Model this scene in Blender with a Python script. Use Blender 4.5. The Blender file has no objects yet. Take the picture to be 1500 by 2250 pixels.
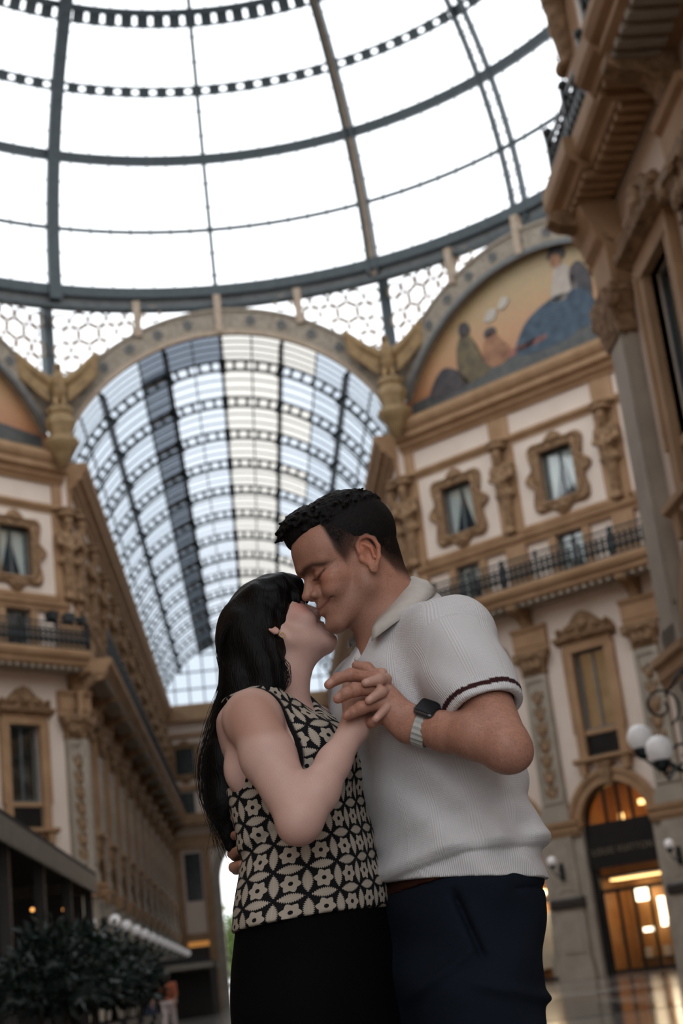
import bpy, math, random
import numpy as np
from mathutils import Matrix, Vector

# ------------------------------------------------------------------ camera, sky, exposure
SC = bpy.context.scene
COL = SC.collection
CAM_LOC = (-0.548, -44.356, 0.889)
YAW, PITCH, ROLL = math.radians(4.574), math.radians(17.062), math.radians(6.756)
cam_d = bpy.data.cameras.new('camera')
cam = bpy.data.objects.new('camera', cam_d)
COL.objects.link(cam)
cam_d.sensor_fit = 'VERTICAL'
cam_d.sensor_height = 36.0
cam_d.sensor_width = 24.0
cam_d.lens = 3343.9 / 2250 * 36.0
cam_d.clip_end = 1000
cam_d.dof.use_dof = True
cam_d.dof.focus_distance = 2.78
cam_d.dof.aperture_fstop = 5.0
cam.matrix_world = (Matrix.Translation(CAM_LOC) @ Matrix.Rotation(-YAW, 4, 'Z')
                    @ Matrix.Rotation(math.pi / 2 + PITCH, 4, 'X') @ Matrix.Rotation(-ROLL, 4, 'Z'))
SC.camera = cam

world = bpy.data.worlds.new('world')
SC.world = world
world.use_nodes = True
bg = world.node_tree.nodes['Background']
bg.inputs[0].default_value = (0.93, 0.965, 1.0, 1)
bg.inputs[1].default_value = 2.4

SC.view_settings.view_transform = 'Standard'
SC.view_settings.look = 'None'
SC.view_settings.gamma = 1.0
SC.view_settings.use_curve_mapping = False
SC.view_settings.exposure = 0.0
SC.cycles.use_denoising = True
SC.cycles.max_bounces = 6
SC.cycles.diffuse_bounces = 3
SC.cycles.glossy_bounces = 3
SC.cycles.transparent_max_bounces = 16
SC.cycles.sample_clamp_indirect = 6.0
SC.cycles.caustics_reflective = False
SC.cycles.caustics_refractive = False

random.seed(7)
RNG = np.random.default_rng(7)
PI = math.pi

# ------------------------------------------------------------------ materials
MATS = {}


def nt(m):
    return m.node_tree.nodes, m.node_tree.links


def principled(name, col, rough=0.6, metal=0.0, spec=0.5, emis=None, estr=0.0, sss=0.0):
    m = bpy.data.materials.new(name)
    m.use_nodes = True
    b = m.node_tree.nodes['Principled BSDF']
    b.inputs['Base Color'].default_value = (*col, 1)
    b.inputs['Roughness'].default_value = rough
    b.inputs['Metallic'].default_value = metal
    b.inputs['Specular IOR Level'].default_value = spec
    if emis:
        b.inputs['Emission Color'].default_value = (*emis, 1)
        b.inputs['Emission Strength'].default_value = estr
    if sss:
        b.inputs['Subsurface Weight'].default_value = sss
        b.inputs['Subsurface Radius'].default_value = (0.012, 0.005, 0.003)
        b.inputs['Subsurface Scale'].default_value = 0.6
    MATS[name] = m
    return m


def mottled(name, c1, c2, scale=3.0, rough=0.7, bump=0.0, bscale=20.0, detail=5.0, metal=0.0, spec=0.4, bdist=0.02):
    m = principled(name, c1, rough, metal, spec)
    N, L = nt(m)
    b = N['Principled BSDF']
    tc = N.new('ShaderNodeTexCoord')
    n = N.new('ShaderNodeTexNoise')
    n.inputs['Scale'].default_value = scale
    n.inputs['Detail'].default_value = detail
    L.new(tc.outputs['Object'], n.inputs['Vector'])
    r = N.new('ShaderNodeValToRGB')
    r.color_ramp.elements[0].position = 0.3
    r.color_ramp.elements[1].position = 0.7
    r.color_ramp.elements[0].color = (*c1, 1)
    r.color_ramp.elements[1].color = (*c2, 1)
    L.new(n.outputs['Fac'], r.inputs['Fac'])
    L.new(r.outputs['Color'], b.inputs['Base Color'])
    if bump:
        n2 = N.new('ShaderNodeTexNoise')
        n2.inputs['Scale'].default_value = bscale
        n2.inputs['Detail'].default_value = 3
        L.new(tc.outputs['Object'], n2.inputs['Vector'])
        bp = N.new('ShaderNodeBump')
        bp.inputs['Strength'].default_value = bump
        bp.inputs['Distance'].default_value = bdist
        L.new(n2.outputs['Fac'], bp.inputs['Height'])
        L.new(bp.outputs['Normal'], b.inputs['Normal'])
    return m


def glass(name, col, gloss=0.08, rough=0.05, diff=0.0, dcol=(0.8, 0.85, 0.9)):
    """thin architectural glazing: mostly clear, some reflection, some dust that scatters light"""
    m = bpy.data.materials.new(name)
    m.use_nodes = True
    N, L = nt(m)
    N.remove(N['Principled BSDF'])
    out = N['Material Output']
    t = N.new('ShaderNodeBsdfTransparent')
    t.inputs[0].default_value = (*col, 1)
    g = N.new('ShaderNodeBsdfGlossy')
    g.inputs['Roughness'].default_value = rough
    mx = N.new('ShaderNodeMixShader')
    mx.inputs[0].default_value = gloss
    L.new(t.outputs[0], mx.inputs[1])
    L.new(g.outputs[0], mx.inputs[2])
    last = mx
    if diff:
        d = N.new('ShaderNodeBsdfTranslucent')
        d.inputs[0].default_value = (*dcol, 1)
        d2 = N.new('ShaderNodeBsdfDiffuse')
        d2.inputs[0].default_value = (*dcol, 1)
        a = N.new('ShaderNodeMixShader')
        L.new(d.outputs[0], a.inputs[1])
        L.new(d2.outputs[0], a.inputs[2])
        m2 = N.new('ShaderNodeMixShader')
        m2.inputs[0].default_value = diff
        L.new(mx.outputs[0], m2.inputs[1])
        L.new(a.outputs[0], m2.inputs[2])
        last = m2
    L.new(last.outputs[0], out.inputs[0])
    MATS[name] = m
    return m


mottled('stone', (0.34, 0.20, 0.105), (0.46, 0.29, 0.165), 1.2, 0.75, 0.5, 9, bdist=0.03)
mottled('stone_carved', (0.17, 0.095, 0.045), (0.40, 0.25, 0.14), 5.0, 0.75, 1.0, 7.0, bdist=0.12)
mottled('stone_grey', (0.33, 0.285, 0.23), (0.44, 0.385, 0.315), 1.5, 0.7, 0.3, 10)
mottled('plaster', (0.77, 0.645, 0.545), (0.83, 0.71, 0.615), 0.8, 0.85, 0.1, 15)
mottled('iron', (0.028, 0.040, 0.046), (0.048, 0.064, 0.072), 4, 0.5, 0.2, 20, spec=0.5)
mottled('iron_black', (0.012, 0.016, 0.018), (0.022, 0.027, 0.03), 4, 0.45, 0.0)
mottled('iron_tan', (0.33, 0.25, 0.18), (0.44, 0.345, 0.26), 4, 0.6, 0.3, 12)
mottled('fascia', (0.20, 0.165, 0.125), (0.36, 0.305, 0.24), 6, 0.7, 0.8, 7, bdist=0.05)
mottled('gilt', (0.17, 0.105, 0.045), (0.34, 0.22, 0.10), 3, 0.5, 0.5, 9, metal=0.2, bdist=0.05)
mottled('gilt_stone', (0.22, 0.145, 0.065), (0.34, 0.23, 0.115), 3, 0.6, 0.5, 8, bdist=0.04)
mottled('slate', (0.10, 0.105, 0.105), (0.15, 0.155, 0.155), 3, 0.6)
mottled('dark_stone', (0.035, 0.03, 0.028), (0.06, 0.05, 0.045), 4, 0.35)
mottled('wood_dark', (0.02, 0.015, 0.012), (0.04, 0.028, 0.02), 6, 0.45)
mottled('awning', (0.30, 0.265, 0.22), (0.37, 0.33, 0.28), 5, 0.85)
mottled('awning_dark', (0.03, 0.03, 0.03), (0.05, 0.048, 0.045), 5, 0.8)
mottled('sign_black', (0.010, 0.011, 0.012), (0.016, 0.017, 0.018), 3, 0.35)
principled('letter', (0.30, 0.26, 0.20), 0.4, 0.6)
mottled('amber_wall', (0.38, 0.17, 0.05), (0.52, 0.26, 0.085), 1.6, 0.5)
principled('lamp_warm', (1, 0.85, 0.6), emis=(1.0, 0.55, 0.20), estr=5.0)
principled('lamp_dim', (0.5, 0.3, 0.1), emis=(1.0, 0.42, 0.10), estr=0.35)
principled('lamp_white', (1, 0.95, 0.85), emis=(1.0, 0.80, 0.55), estr=7.0)
principled('bulb', (1, 0.8, 0.5), emis=(1.0, 0.45, 0.12), estr=2.0)
principled('globe', (0.88, 0.87, 0.88), 0.3, spec=0.4, emis=(1.0, 0.93, 0.9), estr=0.12)
mottled('curtain', (0.74, 0.74, 0.70), (0.84, 0.84, 0.80), 4, 0.9)
mottled('window_dark', (0.012, 0.018, 0.02), (0.03, 0.04, 0.042), 2, 0.12, spec=0.6)
mottled('amber_glow_back', (0.22, 0.12, 0.055), (0.45, 0.28, 0.16), 1.4, 0.5)
_b = MATS['amber_glow_back'].node_tree.nodes['Principled BSDF']
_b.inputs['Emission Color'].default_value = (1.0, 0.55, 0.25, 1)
_b.inputs['Emission Strength'].default_value = 0.10  # backing panel glows by itself, in place of a warm reflection
mottled('shutter', (0.10, 0.12, 0.13), (0.15, 0.17, 0.18), 4, 0.6)
glass('dome_glass', (0.985, 0.99, 1.0), 0.03, 0.05)
glass('vault_glass_side', (0.395, 0.43, 0.47), 0.06, 0.1, 0.10, (0.5, 0.58, 0.68))
glass('vault_glass', (0.47, 0.50, 0.54), 0.06, 0.1, 0.12, (0.75, 0.82, 0.92))
glass('vault_glass_reflect', (0.50, 0.475, 0.44), 0.05, 0.1, 0.15, (0.9, 0.83, 0.72))  # cream tint puts a sunlit building's reflection into the glass colour
glass('vault_glass_dim', (0.40, 0.42, 0.445), 0.06, 0.1, 0.12, (0.5, 0.52, 0.54))  # unseen near vault, its glass dimmed to darken the near facade
glass('vault_glass_grey', (0.13, 0.15, 0.18), 0.08, 0.15, 0.2, (0.25, 0.28, 0.32))
glass('window_glass', (0.90, 0.93, 0.93), 0.08, 0.03)


# ------------------------------------------------------------------ mesh helpers
class MB:
    def __init__(s):
        s.v = []
        s.f = []

    def add(s, vs, fs):
        o = len(s.v)
        s.v += [tuple(p) for p in vs]
        s.f += [tuple(i + o for i in f) for f in fs]
        return s

    def box(s, x0, x1, y0, y1, z0, z1):
        return s.add([(x0, y0, z0), (x1, y0, z0), (x1, y1, z0), (x0, y1, z0), (x0, y0, z1), (x1, y0, z1), (x1, y1, z1), (x0, y1, z1)],
                     [(0, 3, 2, 1), (4, 5, 6, 7), (0, 1, 5, 4), (1, 2, 6, 5), (2, 3, 7, 6), (3, 0, 4, 7)])

    def prism(s, poly, y0, y1):
        """poly in (x, z), extruded from y0 (front) to y1"""
        n = len(poly)
        vs = [(x, y0, z) for x, z in poly] + [(x, y1, z) for x, z in poly]
        fs = [tuple(range(n)), tuple(range(2 * n - 1, n - 1, -1))]
        fs += [(i, i + n, (i + 1) % n + n, (i + 1) % n) for i in range(n)]
        return s.add(vs, fs)

    def profile(s, prof, x0, x1):
        """prof in (y, z), swept along x"""
        n = len(prof)
        vs = [(x0, y, z) for y, z in prof] + [(x1, y, z) for y, z in prof]
        fs = [tuple(range(n - 1, -1, -1)), tuple(range(n, 2 * n))]
        fs += [(i, (i + 1) % n, (i + 1) % n + n, i + n) for i in range(n)]
        return s.add(vs, fs)

    def arcband(s, cx, cz, r0, r1, a0, a1, y0, y1, n=24):
        """curved bar in the xz plane; angles in degrees from +z towards +x"""
        vs = []
        for i in range(n + 1):
            a = math.radians(a0 + (a1 - a0) * i / n)
            c, q = math.cos(a), math.sin(a)
            vs += [(cx + r0 * q, y0, cz + r0 * c), (cx + r1 * q, y0, cz + r1 * c), (cx + r1 * q, y1, cz + r1 * c), (cx + r0 * q, y1, cz + r0 * c)]
        fs = []
        for i in range(n):
            for k in range(4):
                a, b = i * 4 + k, i * 4 + (k + 1) % 4
                fs.append((a, b, b + 4, a + 4))
        fs += [(3, 2, 1, 0), (n * 4, n * 4 + 1, n * 4 + 2, n * 4 + 3)]
        return s.add(vs, fs)

    def tube(s, pts, r, n=8, closed=False):
        pts = [Vector(p) for p in pts]
        m = len(pts)
        rs = r if isinstance(r, (list, tuple)) else [r] * m
        t0 = (pts[1] - pts[0]).normalized()
        ref = Vector((0, 0, 1)) if abs(t0.z) < 0.9 else Vector((1, 0, 0))
        u = t0.cross(ref).normalized()
        vs = []
        for i in range(m):
            if closed:
                t = (pts[(i + 1) % m] - pts[i - 1]).normalized()
            else:
                t = (pts[min(i + 1, m - 1)] - pts[max(i - 1, 0)]).normalized()
            u = (u - t * u.dot(t)).normalized()
            w = t.cross(u)
            for k in range(n):
                a = 2 * PI * k / n
                vs.append(pts[i] + (u * math.cos(a) + w * math.sin(a)) * rs[i])
        fs = []
        for i in range(m if closed else m - 1):
            j = (i + 1) % m
            for k in range(n):
                fs.append((i * n + k, i * n + (k + 1) % n, j * n + (k + 1) % n, j * n + k))
        if not closed:
            fs += [tuple(range(n - 1, -1, -1)), tuple(range((m - 1) * n, m * n))]
        return s.add(vs, fs)

    def lathe(s, prof, n=16, c=(0, 0, 0)):
        """prof in (r, z) from bottom to top"""
        vs = []
        for r, z in prof:
            for k in range(n):
                a = 2 * PI * k / n
                vs.append((c[0] + r * math.cos(a), c[1] + r * math.sin(a), c[2] + z))
        m = len(prof)
        fs = [(i * n + k, i * n + (k + 1) % n, (i + 1) * n + (k + 1) % n, (i + 1) * n + k) for i in range(m - 1) for k in range(n)]
        fs += [tuple(range(n - 1, -1, -1)), tuple(range((m - 1) * n, m * n))]
        return s.add(vs, fs)

    def sphere(s, c, r, n=16, m=10):
        rr = r if isinstance(r, (tuple, list)) else (r, r, r)
        vs = [(c[0], c[1], c[2] - rr[2])]
        for i in range(1, m):
            b = -PI / 2 + PI * i / m
            for k in range(n):
                a = 2 * PI * k / n
                vs.append((c[0] + rr[0] * math.cos(b) * math.cos(a), c[1] + rr[1] * math.cos(b) * math.sin(a), c[2] + rr[2] * math.sin(b)))
        vs.append((c[0], c[1], c[2] + rr[2]))
        e = len(vs) - 1
        fs = [(0, 1 + (k + 1) % n, 1 + k) for k in range(n)]
        fs += [(1 + i * n + k, 1 + i * n + (k + 1) % n, 1 + (i + 1) * n + (k + 1) % n, 1 + (i + 1) * n + k) for i in range(m - 2) for k in range(n)]
        fs += [(e, 1 + (m - 2) * n + k, 1 + (m - 2) * n + (k + 1) % n) for k in range(n)]
        return s.add(vs, fs)

    def xf(s, M):
        s.v = [tuple(M @ Vector(p)) for p in s.v]
        return s

    def mesh(s, name, mat, smooth=False):
        me = bpy.data.meshes.new(name)
        me.from_pydata(s.v, [], s.f)
        if mat:
            me.materials.append(MATS[mat] if isinstance(mat, str) else mat)
        if smooth:
            me.shade_smooth()
        me.update()
        return me

    def build(s, name, mat, parent=None, loc=(0, 0, 0), rz=0.0, smooth=False):
        return put(name, s.mesh(name, mat, smooth), parent, loc, rz)


def put(name, me, parent=None, loc=(0, 0, 0), rz=0.0):
    o = bpy.data.objects.new(name, me)
    COL.objects.link(o)
    o.location = loc
    o.rotation_euler = (0, 0, rz)
    if parent:
        o.parent = parent
    return o


def tag(o, label, cat=None, group=None, kind=None):
    if label:
        o['label'] = label
    if cat:
        o['category'] = cat
    if group:
        o['group'] = group
    if kind:
        o['kind'] = kind
    return o


def empty(name, loc=(0, 0, 0), rz=0.0):
    o = bpy.data.objects.new(name, None)
    COL.objects.link(o)
    o.location = loc
    o.rotation_euler = (0, 0, rz)
    o.empty_display_size = 0.1
    return o


# ------------------------------------------------------------------ implicit surfaces (organic shapes)
class Field:
    """distance field on a grid; shapes blend smoothly; surface nets turn it into one continuous mesh"""

    def __init__(s, lo, hi, h):
        s.lo = np.array(lo, np.float32)
        s.h = h
        s.n = (np.ceil((np.array(hi) - np.array(lo)) / h).astype(int) + 1)
        s.D = np.full(s.n, 0.06, np.float32)

    def win(s, a, b):
        i0 = np.clip(np.floor((np.array(a) - s.lo) / s.h).astype(int), 0, s.n)
        i1 = np.clip(np.ceil((np.array(b) - s.lo) / s.h).astype(int) + 1, 0, s.n)
        if np.any(i1 <= i0):
            return None
        ax = [(s.lo[k] + s.h * np.arange(i0[k], i1[k])).astype(np.float32) for k in range(3)]
        X = ax[0][:, None, None]
        Y = ax[1][None, :, None]
        Z = ax[2][None, None, :]
        return tuple(slice(i0[k], i1[k]) for k in range(3)), X, Y, Z

    def comb(s, sl, d, k, op):
        D = s.D[sl]
        if op == 'sub':
            d = -d
            if k:
                hh = np.clip(0.5 + 0.5 * (D - d) / k, 0, 1)   # max
                s.D[sl] = d + (D - d) * hh + k * hh * (1 - hh)
            else:
                s.D[sl] = np.maximum(D, d)
        else:
            if k:
                hh = np.clip(0.5 + 0.5 * (D - d) / k, 0, 1)
                s.D[sl] = D + (d - D) * hh - k * hh * (1 - hh)
            else:
                s.D[sl] = np.minimum(D, d)

    def cone(s, a, b, ra, rb=None, k=0.01, op='add'):
        rb = ra if rb is None else rb
        a = np.array(a, np.float32)
        b = np.array(b, np.float32)
        m = max(ra, rb) + k + 2.5 * s.h
        w = s.win(np.minimum(a, b) - m, np.maximum(a, b) + m)
        if w is None:
            return s
        sl, X, Y, Z = w
        ba = b - a
        L2 = float(ba @ ba) + 1e-12
        t = np.clip(((X - a[0]) * ba[0] + (Y - a[1]) * ba[1] + (Z - a[2]) * ba[2]) / L2, 0, 1)
        d = np.sqrt((X - a[0] - t * ba[0]) ** 2 + (Y - a[1] - t * ba[1]) ** 2 + (Z - a[2] - t * ba[2]) ** 2) - (ra + (rb - ra) * t)
        s.comb(sl, d, k, op)
        return s

    def chain(s, pts, rs, k=0.01, op='add'):
        for i in range(len(pts) - 1):
            s.cone(pts[i], pts[i + 1], rs[i], rs[i + 1], k, op)
        return s

    def ell(s, c, r, k=0.01, op='add', R=None):
        """ellipsoid; R = 3x3 rotation whose columns are its axes"""
        c = np.array(c, np.float32)
        r = np.array(r, np.float32)
        m = float(r.max()) + k + 2.5 * s.h
        w = s.win(c - m, c + m)
        if w is None:
            return s
        sl, X, Y, Z = w
        X, Y, Z = X - c[0], Y - c[1], Z - c[2]
        if R is not None:
            R = np.array(R, np.float32)
            X, Y, Z = (X * R[0, j] + Y * R[1, j] + Z * R[2, j] for j in range(3))
        q = np.sqrt((X / r[0]) ** 2 + (Y / r[1]) ** 2 + (Z / r[2]) ** 2)
        g = np.sqrt((X / r[0] ** 2) ** 2 + (Y / r[1] ** 2) ** 2 + (Z / r[2] ** 2) ** 2) + 1e-6
        d = q * (q - 1) / g
        s.comb(sl, d.astype(np.float32), k, op)
        return s

    def cut(s, p, n, k=0.0):
        """keep the side that n points away from"""
        n = np.array(n, np.float32)
        n = n / np.linalg.norm(n)
        sl, X, Y, Z = s.win(s.lo, s.lo + s.h * s.n)
        d = -((X - p[0]) * n[0] + (Y - p[1]) * n[1] + (Z - p[2]) * n[2])
        s.comb(sl, d, k, 'sub')
        return s

    def disp(s, fn, a, b):
        w = s.win(a, b)
        sl, X, Y, Z = w
        s.D[sl] += fn(X, Y, Z).astype(np.float32)
        return s

    def verts(s):
        D = s.D.copy()
        for ax in range(3):
            sl = [slice(None)] * 3
            sl[ax] = 0
            D[tuple(sl)] = np.maximum(D[tuple(sl)], 0.01)
            sl[ax] = -1
            D[tuple(sl)] = np.maximum(D[tuple(sl)], 0.01)
        neg = D < 0
        nx, ny, nz = D.shape
        cnt = np.zeros((nx - 1, ny - 1, nz - 1), np.int8)
        for i in (0, 1):
            for j in (0, 1):
                for k in (0, 1):
                    cnt += neg[i:nx - 1 + i, j:ny - 1 + j, k:nz - 1 + k]
        act = np.argwhere((cnt > 0) & (cnt < 8))
        idx = np.full(cnt.shape, -1, np.int32)
        idx[act[:, 0], act[:, 1], act[:, 2]] = np.arange(len(act))
        cor = [(i, j, k) for i in (0, 1) for j in (0, 1) for k in (0, 1)]
        val = np.stack([D[act[:, 0] + i, act[:, 1] + j, act[:, 2] + k] for i, j, k in cor], 1)
        P = np.zeros((len(act), 3), np.float64)
        W = np.zeros(len(act))
        ca = np.array(cor, float)
        for a in range(8):
            for b in range(a + 1, 8):
                if np.abs(ca[a] - ca[b]).sum() != 1:
                    continue
                da, db = val[:, a], val[:, b]
                x = (da < 0) != (db < 0)
                t = np.where(x, da / np.where(x, da - db, 1), 0)
                P += np.where(x[:, None], ca[a] + (ca[b] - ca[a]) * t[:, None], 0)
                W += x
        P = P / W[:, None]
        V = (act + P) * s.h + s.lo
        F = []
        for ax in range(3):
            o = [0, 0, 0]
            o[ax] = 1
            A = neg[:nx - o[0], :ny - o[1], :nz - o[2]]
            B = neg[o[0]:, o[1]:, o[2]:]
            e = np.argwhere(A != B)
            u, v = (ax + 1) % 3, (ax + 2) % 3
            e = e[(e[:, u] > 0) & (e[:, v] > 0) & (e[:, u] < s.n[u] - 1) & (e[:, v] < s.n[v] - 1)]
            q = []
            for du, dv in ((-1, -1), (0, -1), (0, 0), (-1, 0)):
                f = e.copy()
                f[:, u] += du
                f[:, v] += dv
                q.append(idx[f[:, 0], f[:, 1], f[:, 2]])
            q = np.stack(q, 1)
            inside = A[e[:, 0], e[:, 1], e[:, 2]]
            q[~inside] = q[~inside][:, ::-1]
            F.append(q)
        F = np.concatenate(F)
        F = F[(F >= 0).all(1)]
        return V, F

    def mesh(s, name, mat, relax=1):
        V, F = s.verts()
        for _ in range(relax):
            V = laplace(V, F, 0.5)
        return np_mesh(name, V, F, mat)


def laplace(V, F, w):
    acc = np.zeros_like(V)
    n = np.zeros(len(V))
    for a, b in ((0, 1), (1, 2), (2, 3), (3, 0)):
        np.add.at(acc, F[:, a], V[F[:, b]])
        np.add.at(acc, F[:, b], V[F[:, a]])
        np.add.at(n, F[:, a], 1)
        np.add.at(n, F[:, b], 1)
    return V * (1 - w) + w * acc / np.maximum(n, 1)[:, None]


def np_mesh(name, V, F, mat, smooth=True):
    me = bpy.data.meshes.new(name)
    nv, nf = len(V), len(F)
    me.vertices.add(nv)
    me.vertices.foreach_set('co', np.asarray(V, np.float32).ravel())
    me.loops.add(nf * 4)
    me.loops.foreach_set('vertex_index', np.asarray(F, np.int32).ravel())
    me.polygons.add(nf)
    me.polygons.foreach_set('loop_start', np.arange(0, nf * 4, 4, dtype=np.int32))
    me.polygons.foreach_set('loop_total', np.full(nf, 4, np.int32))
    if smooth:
        me.polygons.foreach_set('use_smooth', np.ones(nf, bool))
    for m in (mat if isinstance(mat, (list, tuple)) else [mat]):
        me.materials.append(MATS[m] if isinstance(m, str) else m)
    me.update()
    me.validate()
    return me


def vattr(me, name, data):
    """per-point colour (n x 3) or vector attribute"""
    data = np.asarray(data, np.float32)
    a = me.attributes.new(name, 'FLOAT_VECTOR', 'POINT')
    a.data.foreach_set('vector', data.ravel())

# ------------------------------------------------------------------ the setting: facades
A = 18.3          # octagon: centre to face
HALF = 7.58       # half a face
BAY = 5.1
ARM = 7.25        # half the width of an arm
FAR = 80.0        # end of the far arm


def holed(x0, x1, z0, z1, holes, depth=0.5):
    """wall slab with real rectangular openings"""
    xs = sorted({x0, x1, *[h[0] for h in holes], *[h[1] for h in holes]})
    zs = sorted({z0, z1, *[h[2] for h in holes], *[h[3] for h in holes]})
    xs = [x for x in xs if x0 <= x <= x1]
    zs = [z for z in zs if z0 <= z <= z1]
    mb = MB()

    def inh(x, z):
        return x < x0 or x > x1 or z < z0 or z > z1 or any(h[0] < x < h[1] and h[2] < z < h[3] for h in holes)
    for i in range(len(xs) - 1):
        for j in range(len(zs) - 1):
            a, b, c, d = xs[i], xs[i + 1], zs[j], zs[j + 1]
            cx, cz = (a + b) / 2, (c + d) / 2
            if inh(cx, cz):
                continue
            mb.add([(a, 0, c), (b, 0, c), (b, 0, d), (a, 0, d)], [(0, 1, 2, 3)])
            mb.add([(a, depth, c), (b, depth, c), (b, depth, d), (a, depth, d)], [(3, 2, 1, 0)])
            e = 1e-4
            if inh(a - e, cz):
                mb.add([(a, 0, c), (a, 0, d), (a, depth, d), (a, depth, c)], [(0, 1, 2, 3)])
            if inh(b + e, cz):
                mb.add([(b, 0, c), (b, depth, c), (b, depth, d), (b, 0, d)], [(0, 1, 2, 3)])
            if inh(cx, c - e):
                mb.add([(a, 0, c), (a, depth, c), (b, depth, c), (b, 0, c)], [(0, 1, 2, 3)])
            if inh(cx, d + e):
                mb.add([(a, 0, d), (b, 0, d), (b, depth, d), (a, depth, d)], [(0, 1, 2, 3)])
    return mb


DOOR = (1.56, 5.45)      # half width, springing height of a shop arch
MIDW = (0.74, 8.0, 12.05)
MEZW = (0.62, 15.05, 16.85)
TOPW = (0.80, 18.25, 20.35)


def bay_holes(c):
    return [(c - DOOR[0], c + DOOR[0], 0.0, DOOR[1] + DOOR[0]), (c - MIDW[0], c + MIDW[0], MIDW[1], MIDW[2]),
            (c - MEZW[0], c + MEZW[0], MEZW[1], MEZW[2]), (c - TOPW[0], c + TOPW[0], TOPW[1], TOPW[2])]


CACHE = {}


def shared(key, fn):
    if key not in CACHE:
        CACHE[key] = fn()
    return CACHE[key]


def m_spandrel():
    r, zs = DOOR
    mb = MB()
    for sgn in (-1, 1):
        poly = [(sgn * r, zs + r)]
        for i in range(13):
            a = PI / 2 * i / 12
            poly.append((sgn * r * math.cos(a), zs + r * math.sin(a)))
        if sgn > 0:
            poly = poly[::-1]
        mb.prism(poly, 0.0, 0.45)
    return mb.mesh('arch_spandrel', 'plaster')


def m_archivolt():
    mb = MB().arcband(0, DOOR[1], 1.52, 1.98, -90, 90, -0.14, 0.1, 28)
    mb.arcband(0, DOOR[1], 1.86, 2.04, -90, 90, -0.22, -0.1, 28)
    mb.arcband(0, DOOR[1], 1.50, 1.60, -90, 90, -0.19, 0.3, 28)
    return mb.mesh('archivolt', 'stone')


def m_keystone():
    return MB().prism([(-0.17, 6.85), (0.17, 6.85), (0.26, 7.62), (-0.26, 7.62)], -0.34, 0.05).box(-0.31, 0.31, -0.38, 0, 7.56, 7.68).mesh('keystone', 'stone_carved')


def m_jamb():
    return MB().box(-1.98, -1.54, -0.12, 0.1, 0.0, 5.3).box(1.54, 1.98, -0.12, 0.1, 0.0, 5.3).mesh('jamb', 'stone_grey')


def m_pier():
    mb = MB().box(-0.78, 0.78, -0.42, 0, 0, 0.5).box(-0.72, 0.72, -0.36, 0, 0.5, 0.72)
    mb.box(-0.66, 0.66, -0.30, 0, 0.72, 2.55)
    mb.box(-0.46, 0.46, -0.33, -0.28, 0.95, 2.3)
    return mb.mesh('pier', 'stone_grey')


def m_pierband():
    return MB().profile([(0, 2.55), (-0.36, 2.55), (-0.40, 2.62), (-0.40, 2.86), (-0.34, 2.95), (0, 2.95)], -0.72, 0.72).mesh('pier_band', 'dark_stone')


def m_pierup():
    mb = MB().box(-0.57, 0.57, -0.24, 0, 2.95, 5.2)
    mb.box(-0.36, 0.36, -0.27, -0.2, 3.2, 4.95)
    return mb.mesh('pier_shaft', 'stone_grey')


def m_impost():
    return MB().profile([(0, 5.2), (-0.26, 5.2), (-0.30, 5.32), (-0.34, 5.36), (-0.34, 5.55), (-0.42, 5.62), (-0.42, 5.75), (0, 5.78)], -0.98, 0.98).mesh('impost', 'stone')


def m_pilaster():
    mb = MB().box(-0.66, 0.66, -0.30, 0, 5.78, 6.15).box(-0.60, 0.60, -0.27, 0, 6.15, 6.4)
    mb.box(-0.52, 0.52, -0.20, 0, 6.4, 11.6)
    mb.box(-0.52, -0.36, -0.26, -0.18, 6.5, 11.5).box(0.36, 0.52, -0.26, -0.18, 6.5, 11.5)
    mb.box(-0.36, 0.36, -0.26, -0.18, 6.5, 6.7).box(-0.36, 0.36, -0.26, -0.18, 11.3, 11.5)
    return mb.mesh('pilaster', 'stone_grey')


def m_pilorn():
    """carved ornament running up the shaft: stacked leaves, rosettes and drops"""
    mb = MB()
    rnd = random.Random(3)
    z = 6.8
    while z < 11.1:
        r = 0.20 + 0.06 * rnd.random()
        mb.sphere((0, -0.21, z), (r, 0.07, r * 0.9), 10, 6)
        for sx in (-1, 1):
            mb.sphere((sx * 0.2, -0.2, z + 0.22), (0.09, 0.05, 0.17), 8, 5)
        mb.sphere((0, -0.22, z + 0.33), (0.07, 0.06, 0.12), 8, 5)
        z += 0.62
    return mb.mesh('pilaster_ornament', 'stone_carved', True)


def m_capital():
    mb = MB()
    secs = [(0.54, 0.22, 11.55), (0.58, 0.28, 11.62), (0.54, 0.23, 11.68), (0.56, 0.26, 11.9), (0.66, 0.36, 12.15), (0.74, 0.42, 12.3)]
    for (w0, d0, z0), (w1, d1, z1) in zip(secs[:-1], secs[1:]):
        mb.add([(-w0, -d0, z0), (w0, -d0, z0), (w0, 0, z0), (-w0, 0, z0), (-w1, -d1, z1), (w1, -d1, z1), (w1, 0, z1), (-w1, 0, z1)],
               [(0, 3, 2, 1), (4, 5, 6, 7), (0, 1, 5, 4), (1, 2, 6, 5), (2, 3, 7, 6), (3, 0, 4, 7)])
    mb.box(-0.80, 0.80, -0.46, 0, 12.3, 12.48)
    for sx in (-1, 1):
        mb.sphere((sx * 0.66, -0.38, 12.2), (0.15, 0.14, 0.15), 10, 6)
        mb.sphere((sx * 0.3, -0.33, 11.92), (0.17, 0.09, 0.22), 8, 6)
    mb.sphere((0, -0.34, 11.92), (0.15, 0.1, 0.24), 8, 6)
    mb.sphere((0, -0.44, 12.3), (0.13, 0.08, 0.13), 8, 6)
    return mb.mesh('capital', 'stone_carved')


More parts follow.
